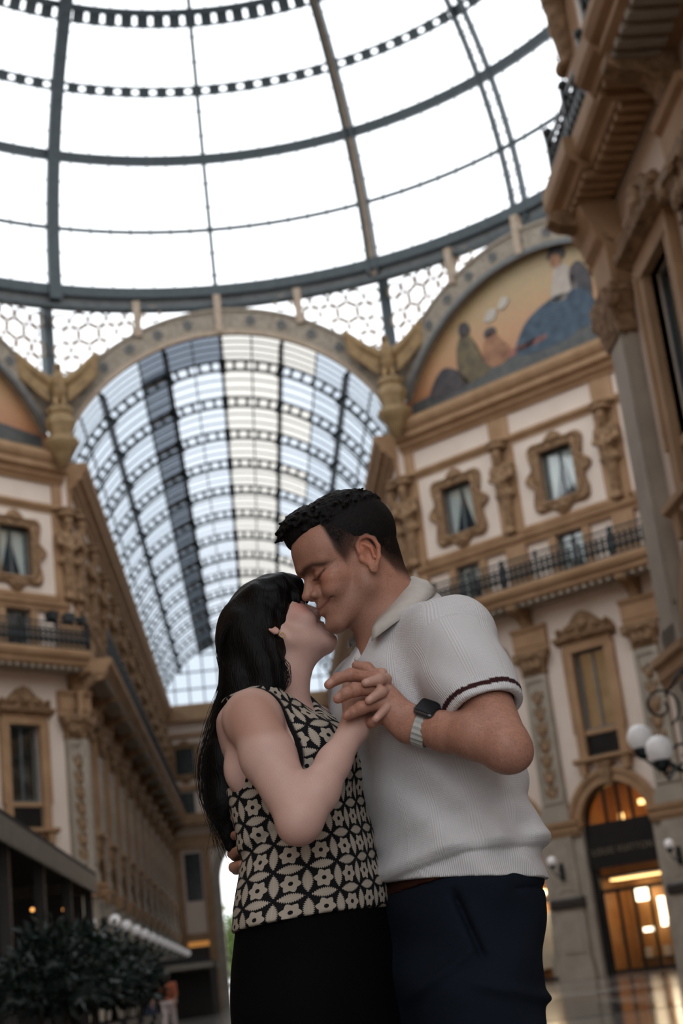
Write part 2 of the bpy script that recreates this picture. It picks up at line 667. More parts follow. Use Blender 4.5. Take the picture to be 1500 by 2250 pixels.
def m_midframe():
    w = MIDW[0]
    mb = MB().box(-w - 0.36, -w, -0.16, 0.12, 7.95, 12.2).box(w, w + 0.36, -0.16, 0.12, 7.95, 12.2).box(-w - 0.36, w + 0.36, -0.18, 0.12, 12.05, 12.42)
    mb.box(-w - 0.42, -w - 0.30, -0.2, 0, 8.9, 12.2).box(w + 0.30, w + 0.42, -0.2, 0, 8.9, 12.2)
    mb.box(-w - 0.02, w + 0.02, -0.05, 0.3, 8.82, 8.98)
    return mb.mesh('window_surround', 'stone')


def m_pediment():
    mb = MB().profile([(0, 12.42), (-0.22, 12.42), (-0.30, 12.5), (-0.42, 12.55), (-0.46, 12.68), (0, 12.72)], -1.35, 1.35)
    pts = [(-1.3, 12.7), (1.3, 12.7), (1.22, 12.95), (0.85, 13.0), (0.55, 13.25), (0.28, 13.5), (0, 13.6), (-0.28, 13.5), (-0.55, 13.25), (-0.85, 13.0), (-1.22, 12.95)]
    mb.prism(pts, -0.22, 0)
    mb.sphere((0, -0.28, 13.12), (0.25, 0.12, 0.32), 10, 8)
    for sx in (-1, 1):
        mb.sphere((sx * 0.62, -0.24, 12.98), (0.3, 0.1, 0.16), 10, 6)
        mb.sphere((sx * 1.12, -0.25, 12.95), (0.14, 0.12, 0.14), 10, 6)
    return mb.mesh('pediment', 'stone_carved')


def m_sill():
    mb = MB().profile([(0, 7.75), (-0.28, 7.75), (-0.40, 7.82), (-0.40, 7.95), (0, 7.99)], -1.3, 1.3)
    for sx in (-1, 1):
        mb.prism([(sx * 0.95 - 0.17, 7.76), (sx * 0.95 + 0.17, 7.76), (sx * 0.95 + 0.12, 7.3), (sx * 0.95 - 0.12, 7.3)], -0.3, 0)
    return mb.mesh('sill', 'stone')


def m_entab():
    return MB().profile([(0, 12.48), (-0.18, 12.48), (-0.18, 12.7), (-0.22, 12.72), (-0.22, 13.3), (-0.32, 13.38), (-0.36, 13.5), (0, 13.55)], -0.8, 0.8).mesh('entablature_block', 'stone')


def m_console():
    prof = [(0, 14.3), (-1.18, 14.3), (-1.18, 14.12), (-1.0, 14.0), (-0.62, 13.92), (-0.42, 13.72), (-0.36, 13.5), (-0.2, 13.35), (0, 13.3)]
    return MB().profile(prof, -0.2, 0.2).mesh('console', 'stone_carved')


def m_slab():
    prof = [(0, 14.3), (-1.1, 14.3), (-1.22, 14.4), (-1.22, 14.55), (-1.34, 14.62), (-1.42, 14.78), (-1.42, 14.95), (0, 14.95)]
    return MB().profile(prof, -BAY / 2, BAY / 2).mesh('balcony_slab', 'stone')


def m_dentils():
    mb = MB()
    n = 14
    for i in range(n):
        x = -BAY / 2 + (i + 0.5) * BAY / n
        mb.box(x - 0.09, x + 0.09, -1.1, -0.3, 14.18, 14.3)
    return mb.mesh('dentil_course', 'stone_grey')


def m_rail():
    mb = MB().box(-BAY / 2, BAY / 2, -1.36, -1.30, 15.98, 16.05).box(-BAY / 2, BAY / 2, -1.35, -1.31, 15.0, 15.05).box(-BAY / 2, BAY / 2, -1.35, -1.31, 15.82, 15.86)
    for x in (-2.52, -0.9, 0.9, 2.52):
        mb.box(x - 0.05, x + 0.05, -1.38, -1.28, 14.95, 16.12)
    return mb.mesh('railing', 'iron_black')


def m_baluster():
    mb = MB()
    prof = [(0.04, 15.05), (0.04, 15.12), (0.09, 15.22), (0.11, 15.34), (0.07, 15.48), (0.05, 15.56), (0.10, 15.66), (0.05, 15.76), (0.05, 15.83)]
    mb.lathe(prof, 6, (0, -1.33, 0))
    mb.arcband(0.125, 15.6, 0.05, 0.11, 0, 360, -1.345, -1.315, 10)
    mb.arcband(0.125, 15.3, 0.04, 0.09, 0, 360, -1.345, -1.315, 10)
    return mb.mesh('baluster', 'iron_black')


def m_mezzstone():
    mb = MB()
    for sx in (-1, 1):
        mb.box(sx * 0.8 - 0.18, sx * 0.8 + 0.18, -0.12, 0.1, 14.95, 16.9)
    mb.profile([(0, 16.85), (-0.16, 16.85), (-0.2, 17.0), (-0.3, 17.1), (-0.34, 17.28), (0, 17.34)], -BAY / 2, BAY / 2)
    return mb.mesh('mezzanine_band', 'stone')


def m_mezzpil():
    return MB().box(-0.48, 0.48, -0.2, 0, 14.95, 16.9).box(-0.3, 0.3, -0.24, -0.18, 15.2, 16.7).mesh('mezzanine_pilaster', 'stone')


def m_plaque():
    mb = holed(-2.0, 2.0, 17.55, 21.2, [(-TOPW[0], TOPW[0], TOPW[1], TOPW[2])], 0.06)
    mb.v = [(x, y - 0.07, z) for x, y, z in mb.v]
    return mb.mesh('plaster_panel', 'plaster')


def m_plaqueframe():
    mb = MB()
    for a, b, c, d in ((-2.16, 2.16, 17.4, 17.58), (-2.16, 2.16, 21.18, 21.34), (-2.16, -1.98, 17.4, 21.34), (1.98, 2.16, 17.4, 21.34)):
        mb.box(a, b, -0.12, 0, c, d)
    return mb.mesh('panel_border', 'stone')


def m_scallop():
    """curly lobed frame round the top window"""
    n = 72
    w, z0, z1 = TOPW
    cz = (z0 + z1) / 2 + 0.02
    outer, inner = [], []
    for i in range(n):
        a = 2 * PI * i / n
        ex, ez = math.cos(a), math.sin(a)
        q = 4.5
        rr = (abs(ex / 1.30) ** q + abs(ez / 1.52) ** q) ** (-1 / q)
        rr *= 1 + 0.055 * math.cos(8 * a) + 0.035 * math.cos(4 * a + PI)
        if abs(ex) < 0.30:
            rr += 0.22 * math.cos(ex / 0.30 * PI / 2)
        if abs(ez) < 0.28:
            rr += 0.26 * math.cos(ez / 0.28 * PI / 2)
        outer.append((rr * ex, cz + rr * ez))
        r2 = 1 / max(abs(ex) / w, abs(ez) / ((z1 - z0) / 2))
        inner.append((r2 * ex, cz - 0.02 + r2 * ez))
    mb = MB()
    for (ys, yo, sc) in ((-0.20, 0.0, 1.0),):
        vs = []
        for (ox, oz), (ix, iz) in zip(outer, inner):
            mx, mz = ix * 0.5 + ox * 0.5, iz * 0.5 + oz * 0.5
            vs += [(ox, 0, oz), (ox, -0.18, oz), (ox * .93, -0.26, cz + (oz - cz) * .93), (mx, -0.17, mz), (ix * 1.12, -0.25, cz + (iz - cz) * 1.1), (ix, -0.2, iz), (ix, 0.15, iz)]
        k = 7
        fs = [(i * k + j, ((i + 1) % n) * k + j, ((i + 1) % n) * k + j + 1, i * k + j + 1) for i in range(n) for j in range(k - 1)]
        mb.add(vs, fs)
    mb.sphere((0, -0.26, z1 + 0.42), (0.36, 0.1, 0.2), 10, 6)
    mb.sphere((0, -0.26, z0 - 0.38), (0.3, 0.1, 0.16), 10, 6)
    return mb.mesh('scalloped_frame', 'stone_carved')


def m_toppil():
    return MB().box(-0.42, 0.42, -0.16, 0, 17.34, 21.4).mesh('top_pilaster', 'stone')


def m_herm():
    """carved half-figure growing out of a tapering pedestal"""
    f = Field((-0.62, -0.95, 17.3), (0.62, 0.1, 21.6), 0.045)
    f.cone((0, -0.22, 17.5), (0, -0.3, 19.3), 0.17, 0.27, 0.05)
    f.cone((0, -0.3, 19.0), (0, -0.34, 19.6), 0.25, 0.27, 0.08)
    f.ell((0, -0.36, 19.95), (0.34, 0.27, 0.46), 0.1)
    f.ell((0, -0.52, 19.62), (0.2, 0.2, 0.26), 0.1)
    for sx in (-1, 1):
        f.ell((sx * 0.36, -0.34, 20.2), (0.17, 0.2, 0.24), 0.08)
        f.chain([(sx * 0.42, -0.34, 20.2), (sx * 0.50, -0.46, 19.8), (sx * 0.24, -0.6, 19.62)], [0.13, 0.11, 0.09], 0.05)
        f.ell((sx * 0.28, -0.3, 19.1), (0.2, 0.18, 0.2), 0.06)
    f.cone((0, -0.36, 20.3), (0, -0.42, 20.6), 0.14, 0.12, 0.06)
    f.ell((0, -0.48, 20.8), (0.19, 0.22, 0.26), 0.04)
    f.ell((0, -0.66, 20.72), (0.06, 0.08, 0.07), 0.03)
    f.ell((0, -0.56, 20.5), (0.12, 0.13, 0.22), 0.05)
    f.ell((0, -0.38, 21.12), (0.44, 0.4, 0.14), 0.08)
    f.ell((0, -0.32, 21.35), (0.5, 0.42, 0.14), 0.04)
    f.ell((0, -0.32, 17.5), (0.3, 0.2, 0.16), 0.04)
    f.ell((0, -0.42, 18.5), (0.1, 0.1, 0.4), 0.05)
    return f.mesh('herm_figure', 'stone_carved', 1)


def m_frieze():
    mb = MB().box(-2.05, 2.05, -0.06, 0, 21.62, 22.5)
    return mb.mesh('frieze_panel', 'plaster')


def m_friezeband():
    mb = MB().profile([(0, 21.34), (-0.2, 21.34), (-0.26, 21.42), (-0.26, 21.55), (0, 21.6)], -BAY / 2, BAY / 2)
    mb.box(-BAY / 2, -2.05, -0.14, 0, 21.6, 22.55).box(2.05, BAY / 2, -0.14, 0, 21.6, 22.55)
    return mb.mesh('frieze_band', 'stone')


def m_cornice():
    prof = [(0, 22.5), (-0.2, 22.5), (-0.26, 22.62), (-0.42, 22.7), (-0.46, 22.85), (-0.72, 22.98), (-0.72, 23.2), (-0.86, 23.32), (-0.95, 23.5), (-0.95, 23.66), (0.5, 23.75), (0.5, 22.5)]
    return MB().profile(prof, -BAY / 2, BAY / 2).mesh('cornice', 'stone')


def m_attic():
    return MB().profile([(0.4, 23.7), (-0.1, 23.7), (-0.16, 23.8), (-0.16, 24.1), (0.4, 24.15)], -BAY / 2, BAY / 2).mesh('attic_course', 'gilt_stone')


def facade(wall, bays, ledge=True, low=True, herms=True, noslab=()):
    """dress a wall with the parts of each bay; bays = local x of the bay centres"""
    P = lambda key, fn, x: put(key, shared(key, fn), wall, (x, 0, 0))
    for c in bays:
        P('cornice', m_cornice, c)
        P('attic_course', m_attic, c)
        P('frieze_band', m_friezeband, c)
        P('frieze_panel', m_frieze, c)
        P('plaster_panel', m_plaque, c)
        P('panel_border', m_plaqueframe, c)
        P('scalloped_frame', m_scallop, c)
        P('mezzanine_band', m_mezzstone, c)
        if c not in noslab:
            P('balcony_slab', m_slab, c)
            P('dentil_course', m_dentils, c)
            r = P('railing', m_rail, c)
            bm = shared('baluster', m_baluster)
            for i in range(20):
                x = -BAY / 2 + (i + 0.5) * BAY / 20
                b = put('baluster', bm, r, (x, 0, 0))
        if low:
            P('window_surround', m_midframe, c)
            P('pediment', m_pediment, c)
            P('sill', m_sill, c)
            P('archivolt', m_archivolt, c)
            P('arch_spandrel', m_spandrel, c)
            P('keystone', m_keystone, c)
            P('jamb', m_jamb, c)
    edges = sorted({round(c + s * BAY / 2, 3) for c in bays for s in (-1, 1)})
    for x in edges:
        P('top_pilaster', m_toppil, x)
        if herms:
            P('herm_figure', m_herm, x)
        P('mezzanine_pilaster', m_mezzpil, x)
        P('console', m_console, x)
        P('entablature_block', m_entab, x)
        P('capital', m_capital, x)
        P('pilaster', m_pilaster, x)
        P('pilaster_ornament', m_pilorn, x)
        if low:
            P('impost', m_impost, x)
            P('pier', m_pier, x)
            P('pier_band', m_pierband, x)
            P('pier_shaft', m_pierup, x)


NWIN = [0]


def window(kind, wall_loc, rz, x, label, curtain=True, lit=False):
    """one window as a piece of the setting: sash, bars, panes, what hangs behind them"""
    NWIN[0] += 1
    o = empty('window_%d' % NWIN[0], wall_loc, rz)
    o['kind'] = 'structure'
    o['label'] = label
    w, z0, z1 = {'mid': (MIDW[0], 8.98, MIDW[2]), 'mezz': MEZW, 'top': TOPW}[kind]
    e = 0.002
    fr = MB().box(x - w + e, x - w + 0.09, 0.16, 0.24, z0 + e, z1 - e).box(x + w - 0.09, x + w - e, 0.16, 0.24, z0 + e, z1 - e)
    fr.box(x - w + 0.09, x + w - 0.09, 0.16, 0.24, z0 + e, z0 + 0.09).box(x - w + 0.09, x + w - 0.09, 0.16, 0.24, z1 - 0.09, z1 - e)
    fr.build('window_frame', 'shutter', o)
    MB().box(x - 0.045, x + 0.045, 0.17, 0.23, z0 + 0.09, z1 - 0.09).build('mullion', 'shutter', o)
    for sx in (-1, 1):
        a, b = sorted((x + sx * 0.045, x + sx * (w - 0.09)))
        MB().box(a, b, 0.195, 0.205, z0 + 0.09, z1 - 0.09).build('pane', 'window_glass', o)
        if curtain:
            # drape gathered to the side: wide at the top, narrow at the bottom
            n, mb = 14, MB()
            for r_ in range(5):
                t = r_ / 4
                zz = z1 - 0.1 - t * (z1 - z0 - 0.2)
                wd = (w - 0.14) * (1.0 - 0.72 * t ** 1.3)
                for i in range(n + 1):
                    q = i / n
                    mb.v.append((x + sx * (w - 0.1 - wd * q), 0.27 + 0.035 * math.sin(q * 26), zz))
            mb.f = [(r_ * (n + 1) + i, r_ * (n + 1) + i + 1, (r_ + 1) * (n + 1) + i + 1, (r_ + 1) * (n + 1) + i) for r_ in range(4) for i in range(n)]
            mb.build('curtain', 'curtain', o, smooth=True)
    MB().box(x - w + e, x + w - e, 0.44, 0.47, z0 + e, z1 - e).build('room_back', 'amber_glow_back' if lit else 'window_dark', o)  # lit swaps in the self-glowing backing
    if kind == 'mid':
        pb = MB().box(x - w + e, x + w - e, 0.05, 0.14, 8.02, 8.8)
        for i in range(6):
            zz = 8.08 + i * 0.115
            pb.box(x - w + 0.06, x + w - 0.06, 0.03, 0.06, zz, zz + 0.08)
        pb.build('grille', 'sign_black', o)
    return o


def wall(name, loc, rz, x0, x1, holes, z1=23.7, mat='plaster', label=None, top=None):
    o = holed(x0, x1, 0.0, z1, holes, 0.5).build(name, mat, None, loc, rz)
    o['kind'] = 'structure'
    if label:
        o['label'] = label
    return o


R45 = math.radians(45)
LOC_R = (A * math.sin(R45), A * math.cos(R45), 0)
LOC_L = (-A * math.sin(R45), A * math.cos(R45), 0)
BAYS3 = [-BAY, 0.0, BAY]
W_R = wall('wall_far_right', LOC_R, -R45, -HALF, HALF, [h for c in BAYS3 for h in bay_holes(c)], label='ornate cream and tan facade under the painted lunette')
facade(W_R, BAYS3)
W_L = wall('wall_far_left', LOC_L, R45, -HALF, HALF, [h for c in BAYS3[1:] for h in bay_holes(c)], label='ornate cream and tan facade at the frame edge beside the far arm')
facade(W_L, BAYS3[1:])

NB = 12
AL = FAR - A
SP = AL / NB
LOC_AL = (-ARM, (A + FAR) / 2, 0)
LOC_AR = (ARM, (A + FAR) / 2, 0)
bays_al = [-AL / 2 + 0.45 + BAY * (i + 0.5) for i in range(NB)]
W_AL = wall('wall_arm_left', LOC_AL, PI / 2, -AL / 2, AL / 2, [h for c in bays_al for h in bay_holes(c)], label='long receding facade with balconies along the far arm')
facade(W_AL, bays_al)
bays_ar = [-c for c in bays_al]
W_AR = wall('wall_arm_right', LOC_AR, -PI / 2, -AL / 2, AL / 2, [h for c in bays_ar for h in bay_holes(c)], label='facade of the far arm mostly hidden behind the couple')
facade(W_AR, bays_ar)
for W, bs in ((W_AL, bays_al), (W_AR, bays_ar)):
    mw = shared('w_dark', lambda: MB().box(-0.73, 0.73, 0.25, 0.3, 8.0, 12.04).mesh('mid_window', 'window_dark'))
    zw = shared('z_dark', lambda: MB().box(-0.61, 0.61, 0.25, 0.3, 15.06, 16.84).mesh('mezzanine_window', 'window_dark'))
    tw = shared('t_dark', lambda: MB().box(-0.79, 0.79, 0.25, 0.3, 18.26, 20.34).mesh('top_window', 'window_dark'))
    sw = shared('s_dark', lambda: MB().box(-1.55, 1.55, 0.3, 0.35, 0.0, 7.0).mesh('shop_front', 'window_dark'))
    for c in bs:
        for k, me in (('mid_window', mw), ('mezzanine_window', zw), ('top_window', tw), ('shop_front', sw)):
            put(k, me, W, (c, 0, 0))

# near corner of the arm the camera stands in (its wall runs back past the camera)
LOC_NR = (ARM, -A, 0)
bays_nr = [0.3 + BAY * (i + 0.5) for i in range(4)]
NRL = 36.0
W_NR = wall('wall_near_right', LOC_NR, -PI / 2, 0.0, NRL, [h for c in bays_nr for h in bay_holes(c)], label='shaded facade corner rising close by with a balcony seen from below')
facade(W_NR, bays_nr, noslab=bays_nr[:1])
# the balcony over the first bay steps back and forth before it ends at the corner
for xa, xb, p in ((-0.12, 2.05, 1.10), (2.05, 4.30, 0.94), (4.30, 5.42, 1.36)):
    MB().profile([(0, 14.3), (-p + 0.26, 14.3), (-p + 0.2, 14.42), (-p + 0.06, 14.5), (-p, 14.62), (-p, 14.95), (0, 14.95)], xa, xb).build('balcony_slab', 'stone', W_NR)
    n = int((xb - xa) / 0.3)
    for i in range(n):
        x = xa + (i + 0.5) * (xb - xa) / n
        MB().box(x - 0.08, x + 0.08, -p + 0.3, -0.1, 14.16, 14.3).build('dentil', 'stone', W_NR)
re_ = MB()
RP = 0.80
re_.box(-0.06, 5.4, -RP - 0.03, -RP + 0.03, 15.98, 16.06).box(-0.06, 5.4, -RP - 0.02, -RP + 0.02, 15.02, 15.07).box(-0.06, 0.0, -RP, 0, 15.98, 16.06).box(-0.06, -0.02, -RP, 0, 15.02, 15.07)
for x in (-0.03, 1.6, 3.2, 4.8):
    re_.box(x - 0.06, x + 0.06, -RP - 0.07, -RP + 0.07, 14.95, 16.2)
    re_.sphere((x, -RP, 16.28), 0.11, 10, 6)
rail_end = re_.build('railing', 'iron_black', W_NR)
bm = shared('baluster', m_baluster)
for i in range(22):
    put('baluster', bm, rail_end, (0.15 + i * 0.24, 1.33 - RP, 0))
for i in range(3):
    put('baluster', bm, rail_end, (-0.03 + 1.33, -0.1 - i * 0.24, 0), -PI / 2)
# corner quoin of the near facade
MB().box(-0.12, 0.75, -0.30, 0.5, 5.78, 14.3).build('corner_pilaster', 'stone_grey', W_NR)
MB().profile([(0.4, 11.6), (-0.34, 11.6), (-0.52, 12.2), (-0.56, 12.45), (0.4, 12.5)], -0.25, 0.9).build('corner_capital', 'stone_carved', W_NR)
MB().profile([(0.4, 12.5), (-0.36, 12.5), (-0.38, 13.3), (-0.5, 13.45), (-0.55, 13.7), (-0.66, 13.9), (-0.72, 14.16), (0.4, 14.16)], -0.12, 1.0).build('corner_entablature', 'stone', W_NR)

# plain walls that close the place where the photograph does not look
for nm, loc, rz, x0, x1 in (('wall_near_left', (-ARM, -A, 0), PI / 2, -NRL, 0.0), ('wall_side_right', (A, 0, 0), -PI / 2, -HALF, HALF), ('wall_side_left', (-A, 0, 0), PI / 2, -HALF, HALF),
                            ('wall_back_right', (A * math.sin(R45), -A * math.cos(R45), 0), -3 * R45, -HALF, HALF), ('wall_back_left', (-A * math.sin(R45), -A * math.cos(R45), 0), 3 * R45, -HALF, HALF)):
    wall(nm, loc, rz, x0, x1, [], z1=23.7, mat='stone')
W_B = wall('wall_behind', (0, -A - NRL, 0), PI, -ARM, ARM, [(-3.5, 6.8, 0.0, 20.0)], z1=30, mat='stone', label='open end of the near arm behind the camera, opening shaped to light the couple')  # unseen opening, sized and shifted sideways to light the couple

# windows that can be told apart
for i, c in enumerate(BAYS3):
    nm = ('nearest the far arm', 'at the middle of the facade', 'farthest from the far arm')[i]
    window('top', LOC_R, -R45, c, 'scallop-framed window with pale drapes, %s' % nm)
    window('mezz', LOC_R, -R45, c, 'small dark window behind the balcony railing, %s' % nm, curtain=True)
    window('mid', LOC_R, -R45, c, 'tall window with a glowing amber backing, %s' % nm, curtain=False, lit=True)
for k, t in (('top', 'scallop-framed window with drapes at the frame edge beside the far arm'), ('mezz', 'small dark window above the balcony with the floodlights'), ('mid', 'tall dark shuttered window above the cafe awning')):
    window(k, LOC_L, R45, BAY, t, curtain=(k == 'top'))
    window(k, LOC_L, R45, 0.0, t + ', next bay over', curtain=(k == 'top'))
for c in bays_nr[:2]:
    for k in ('top', 'mezz', 'mid'):
        window(k, LOC_NR, -PI / 2, c, 'dark window in the shaded near facade', curtain=False)

# far end of the arm: facade with a big archway to daylight
W_E = MB()
for s in (-1, 1):
    W_E.box(*sorted((s * 3.6, s * ARM)), 0, 0.8, 0, 24)
W_E.box(-3.6, 3.6, 0, 0.8, 13.2, 24)
for s in (-1, 1):
    poly = [(s * 3.6, 13.2)] + [(s * 3.6 * math.cos(PI / 2 * i / 14), 9.6 + 3.6 * math.sin(PI / 2 * i / 14)) for i in range(15)]
    W_E.prism(poly if s < 0 else poly[::-1], 0, 0.8)
W_E = W_E.build('wall_far_end', 'plaster', None, (0, FAR, 0))
tag(W_E, 'distant end wall with a tall archway open to bright daylight', kind='structure')
MB().arcband(0, 9.6, 3.6, 4.3, -90, 90, -0.2, 0, 30).build('archivolt', 'stone_grey', W_E)
MB().box(-4.3, -3.6, -0.2, 0, 0, 9.6).build('jamb', 'stone_grey', W_E)
MB().box(3.6, 4.3, -0.2, 0, 0, 9.6).build('jamb', 'stone_grey', W_E)
for z0, z1, p, mt in ((14.2, 15.0, 1.0, 'stone'), (22.5, 23.8, 0.8, 'stone'), (17.0, 17.4, 0.3, 'stone'), (21.3, 21.6, 0.3, 'stone'), (12.4, 13.4, 0.3, 'stone'), (5.2, 5.8, 0.3, 'stone')):
    if z0 > 13.2 or True:
        if z1 < 13.0:
            for s in (-1, 1):
                MB().box(*sorted((s * 4.3, s * ARM)), -p, 0, z0, z1).build('string_course', mt, W_E)
        else:
            MB().box(-ARM, ARM, -p, 0, z0, z1).build('string_course', mt, W_E)
for s in (-1, 1):
    for x in (4.6, 6.85):
        MB().box(s * x - 0.3, s * x + 0.3, -0.25, 0, 0, 12.4).build('pilaster', 'stone', W_E)
    put('scalloped_frame', shared('scalloped_frame', m_scallop), W_E, (s * 5.6, 0, 0))
    for (w, z0, z1, nm, mt) in ((0.8, 18.25, 20.35, 'top_window', 'window_dark'), (0.6, 15.1, 16.8, 'mezzanine_window', 'window_dark'), (0.65, 8.3, 12.0, 'mid_window', 'window_dark'), (0.9, 0.0, 4.8, 'shop_front', 'wood_dark')):
        MB().box(s * 5.7 - w, s * 5.7 + w, -0.04, 0, z0, z1).build(nm, mt, W_E)
for x in (-2.6, 0, 2.6):
    put('scalloped_frame', shared('scalloped_frame', m_scallop), W_E, (x, 0, 0))
    MB().box(x - 0.8, x + 0.8, -0.04, 0, 18.25, 20.35).build('top_window', 'window_dark', W_E)
MB().arcband(-5.7, 4.8, 0, 0.9, -90, 90, -0.06, 0, 14).build('fanlight', 'lamp_dim', W_E)
# gable glass above the end wall
NSEG = 28


def vz(x, r=8.0, c=21.0):
    return c + math.sqrt(max(r * r - x * x, 0))


gl = MB()
for i in range(NSEG):
    x0 = -7.2 + 14.4 * i / NSEG
    x1 = x0 + 14.4 / NSEG
    gl.add([(x0, FAR, 24), (x1, FAR, 24), (x1, FAR, vz(x1)), (x0, FAR, vz(x0))], [(0, 1, 2, 3)])
gb = gl.build('window_gable', 'vault_glass_side')
tag(gb, 'glazed gable closing the far end of the vault', kind='structure')
gm = MB()
for i in range(1, 12):
    x = -7.2 + 14.4 * i / 12
    gm.box(x - 0.05, x + 0.05, FAR - 0.1, FAR + 0.1, 24, vz(x))
for z in (25.2, 26.6, 28.0):
    xx = math.sqrt(64 - (z - 21) ** 2)
    gm.box(-xx, xx, FAR - 0.08, FAR + 0.08, z - 0.05, z + 0.05)
gm.build('glazing_bars', 'iron', gb)

# ------------------------------------------------------------------ the glass dome
DR, DZ = 18.75, 31.0
dome = empty('ceiling_dome')
tag(dome, 'great glass dome with dark iron ribs and rings', kind='structure')


def dp(az, el, r=DR):
    """point on the dome, azimuth clockwise from the far arm, elevation in degrees"""
    a, e = math.radians(az), math.radians(el)
    return Vector((r * math.cos(e) * math.sin(a), r * math.cos(e) * math.cos(a), DZ + r * math.sin(e)))


def dome_bar(mb, az0, az1, el0, el1, n, w, d, roff=0.0):
    """bar of width w and depth d following the dome; either azimuth or elevation runs"""
    vs = []
    for i in range(n + 1):
        t = i / n
        az, el = az0 + (az1 - az0) * t, el0 + (el1 - el0) * t
        p, q = dp(az, el, DR + roff), dp(az, el, DR + roff - d)
        a = math.radians(az)
        if az0 == az1:
            s = Vector((math.cos(a), -math.sin(a), 0)) * (w / 2)
        else:
            e = math.radians(el)
            s = Vector((-math.sin(e) * math.sin(a), -math.sin(e) * math.cos(a), math.cos(e))) * (w / 2)
        vs += [p - s, p + s, q + s, q - s]
    fs = [(0, 1, 2, 3), tuple(n * 4 + k for k in (3, 2, 1, 0))]
    for i in range(n):
        for k in range(4):
            a_, b_ = i * 4 + k, i * 4 + (k + 1) % 4
            fs.append((a_, a_ + 4, b_ + 4, b_))
    mb.add(vs, fs)


ROWS = [0, 10, 20, 30, 40, 50, 60, 68]
for k in range(16):
    az = k * 22.5
    m = MB()
    if k % 2 == 1:                    # ribs over the eight corners
        if k in (15,):
            dome_bar(m, az, az, -1, 68, 40, 0.42, 0.55)
            dome_bar(m, az, az, -1, 68, 40, 0.56, 0.08, -0.5)
            m.build('rib', 'iron', dome)
        else:
            dome_bar(m, az - .62, az - .62, -1, 68, 40, 0.12, 0.5)
            dome_bar(m, az + .62, az + .62, -1, 68, 40, 0.07, 0.5)
            r = m.build('rib', 'iron', dome)
            f = MB()
            dome_bar(f, az, az, -1, 68, 40, 0.34, 0.06, -0.22)
            f.build('rib_lit_web', 'iron_tan', r)  # tan web puts the light on these ribs into colour
    elif k in (2, 6, 10, 14):         # open twin ribs over the lunettes
        for s in (-1, 1):
            dome_bar(m, az + s * 0.95, az + s * 0.95, -1, 68, 40, 0.15, 0.35)
        for e in range(1, 34):
            dome_bar(m, az - 0.95, az + 0.95, e * 2.0, e * 2.0, 2, 0.05, 0.06)
        m.build('rib', 'iron', dome)
    else:                             # slender ribs over the arms
        dome_bar(m, az, az, -1, 68, 40, 0.20, 0.3)
        m.build('rib', 'iron', dome)
RW = {10: (0.17, 0.16, None), 20: (0.46, 0.3, None), 30: (0.13, 0.15, 0.36), 40: (0.30, 0.2, 0.62), 50: (0.3, 0.3, None), 60: (0.12, 0.2, None), 68: (0.5, 0.4, None)}
for el, (w, d, lat) in RW.items():
    m = MB()
    dome_bar(m, 0, 360, el, el, 128, w, d)
    if lat:
        de = math.degrees(lat / DR)
        dome_bar(m, 0, 360, el - de, el - de, 128, 0.13, 0.15)
        for i in range(128):
            dome_bar(m, i * 2.8125, i * 2.8125, el - de, el, 1, 0.50, 0.1)
    m.build('ring', 'iron', dome)
# base ring girder with a fretted band under it
m = MB()
dome_bar(m, 0, 360, 0.6, 0.6, 128, 0.50, 0.45)
dome_bar(m, 0, 360, -1.75, -1.75, 128, 0.14, 0.4)
m.build('base_ring', 'iron', dome)
m = MB()
dome_bar(m, 0, 360, -0.7, -0.7, 128, 0.70, 0.10, -0.1)
m.build('fretted_band', 'slate', dome)
# panes and the fine bars between them, one bay of the dome at a time
for k in range(16):
    for j in range(len(ROWS) - 1):
        a0, a1, e0, e1 = k * 22.5, k * 22.5 + 22.5, ROWS[j], ROWS[j + 1]
        vs, fs, n = [], [], 6
        for b in range(3):
            for a in range(n + 1):
                vs.append(dp(a0 + (a1 - a0) * a / n, e0 + (e1 - e0) * b / 2))
        for b in range(2):
            for a in range(n):
                q = b * (n + 1) + a
                fs.append((q, q + 1, q + n + 2, q + n + 1))
        p = MB().add(vs, fs).build('pane', 'dome_glass', dome, smooth=True)
        g = MB()
        for a in range(1, 8):
            dome_bar(g, a0 + (a1 - a0) * a / 8, a0 + (a1 - a0) * a / 8, e0, e1, 4, 0.05, 0.04)
        for b in (1, 2):
            dome_bar(g, a0, a1, e0 + (e1 - e0) * b / 3, e0 + (e1 - e0) * b / 3, 8, 0.05, 0.04)
        g.build('glazing_bars', 'iron', p)

# ------------------------------------------------------------------ arches, lunettes and fretted spandrels under the dome
ACZ, AR0, AR1 = 21.0, 8.0, 9.05


def face_frame(k):
    az = math.radians(45 * k)
    return (A * math.sin(az), A * math.cos(az), 0), -az


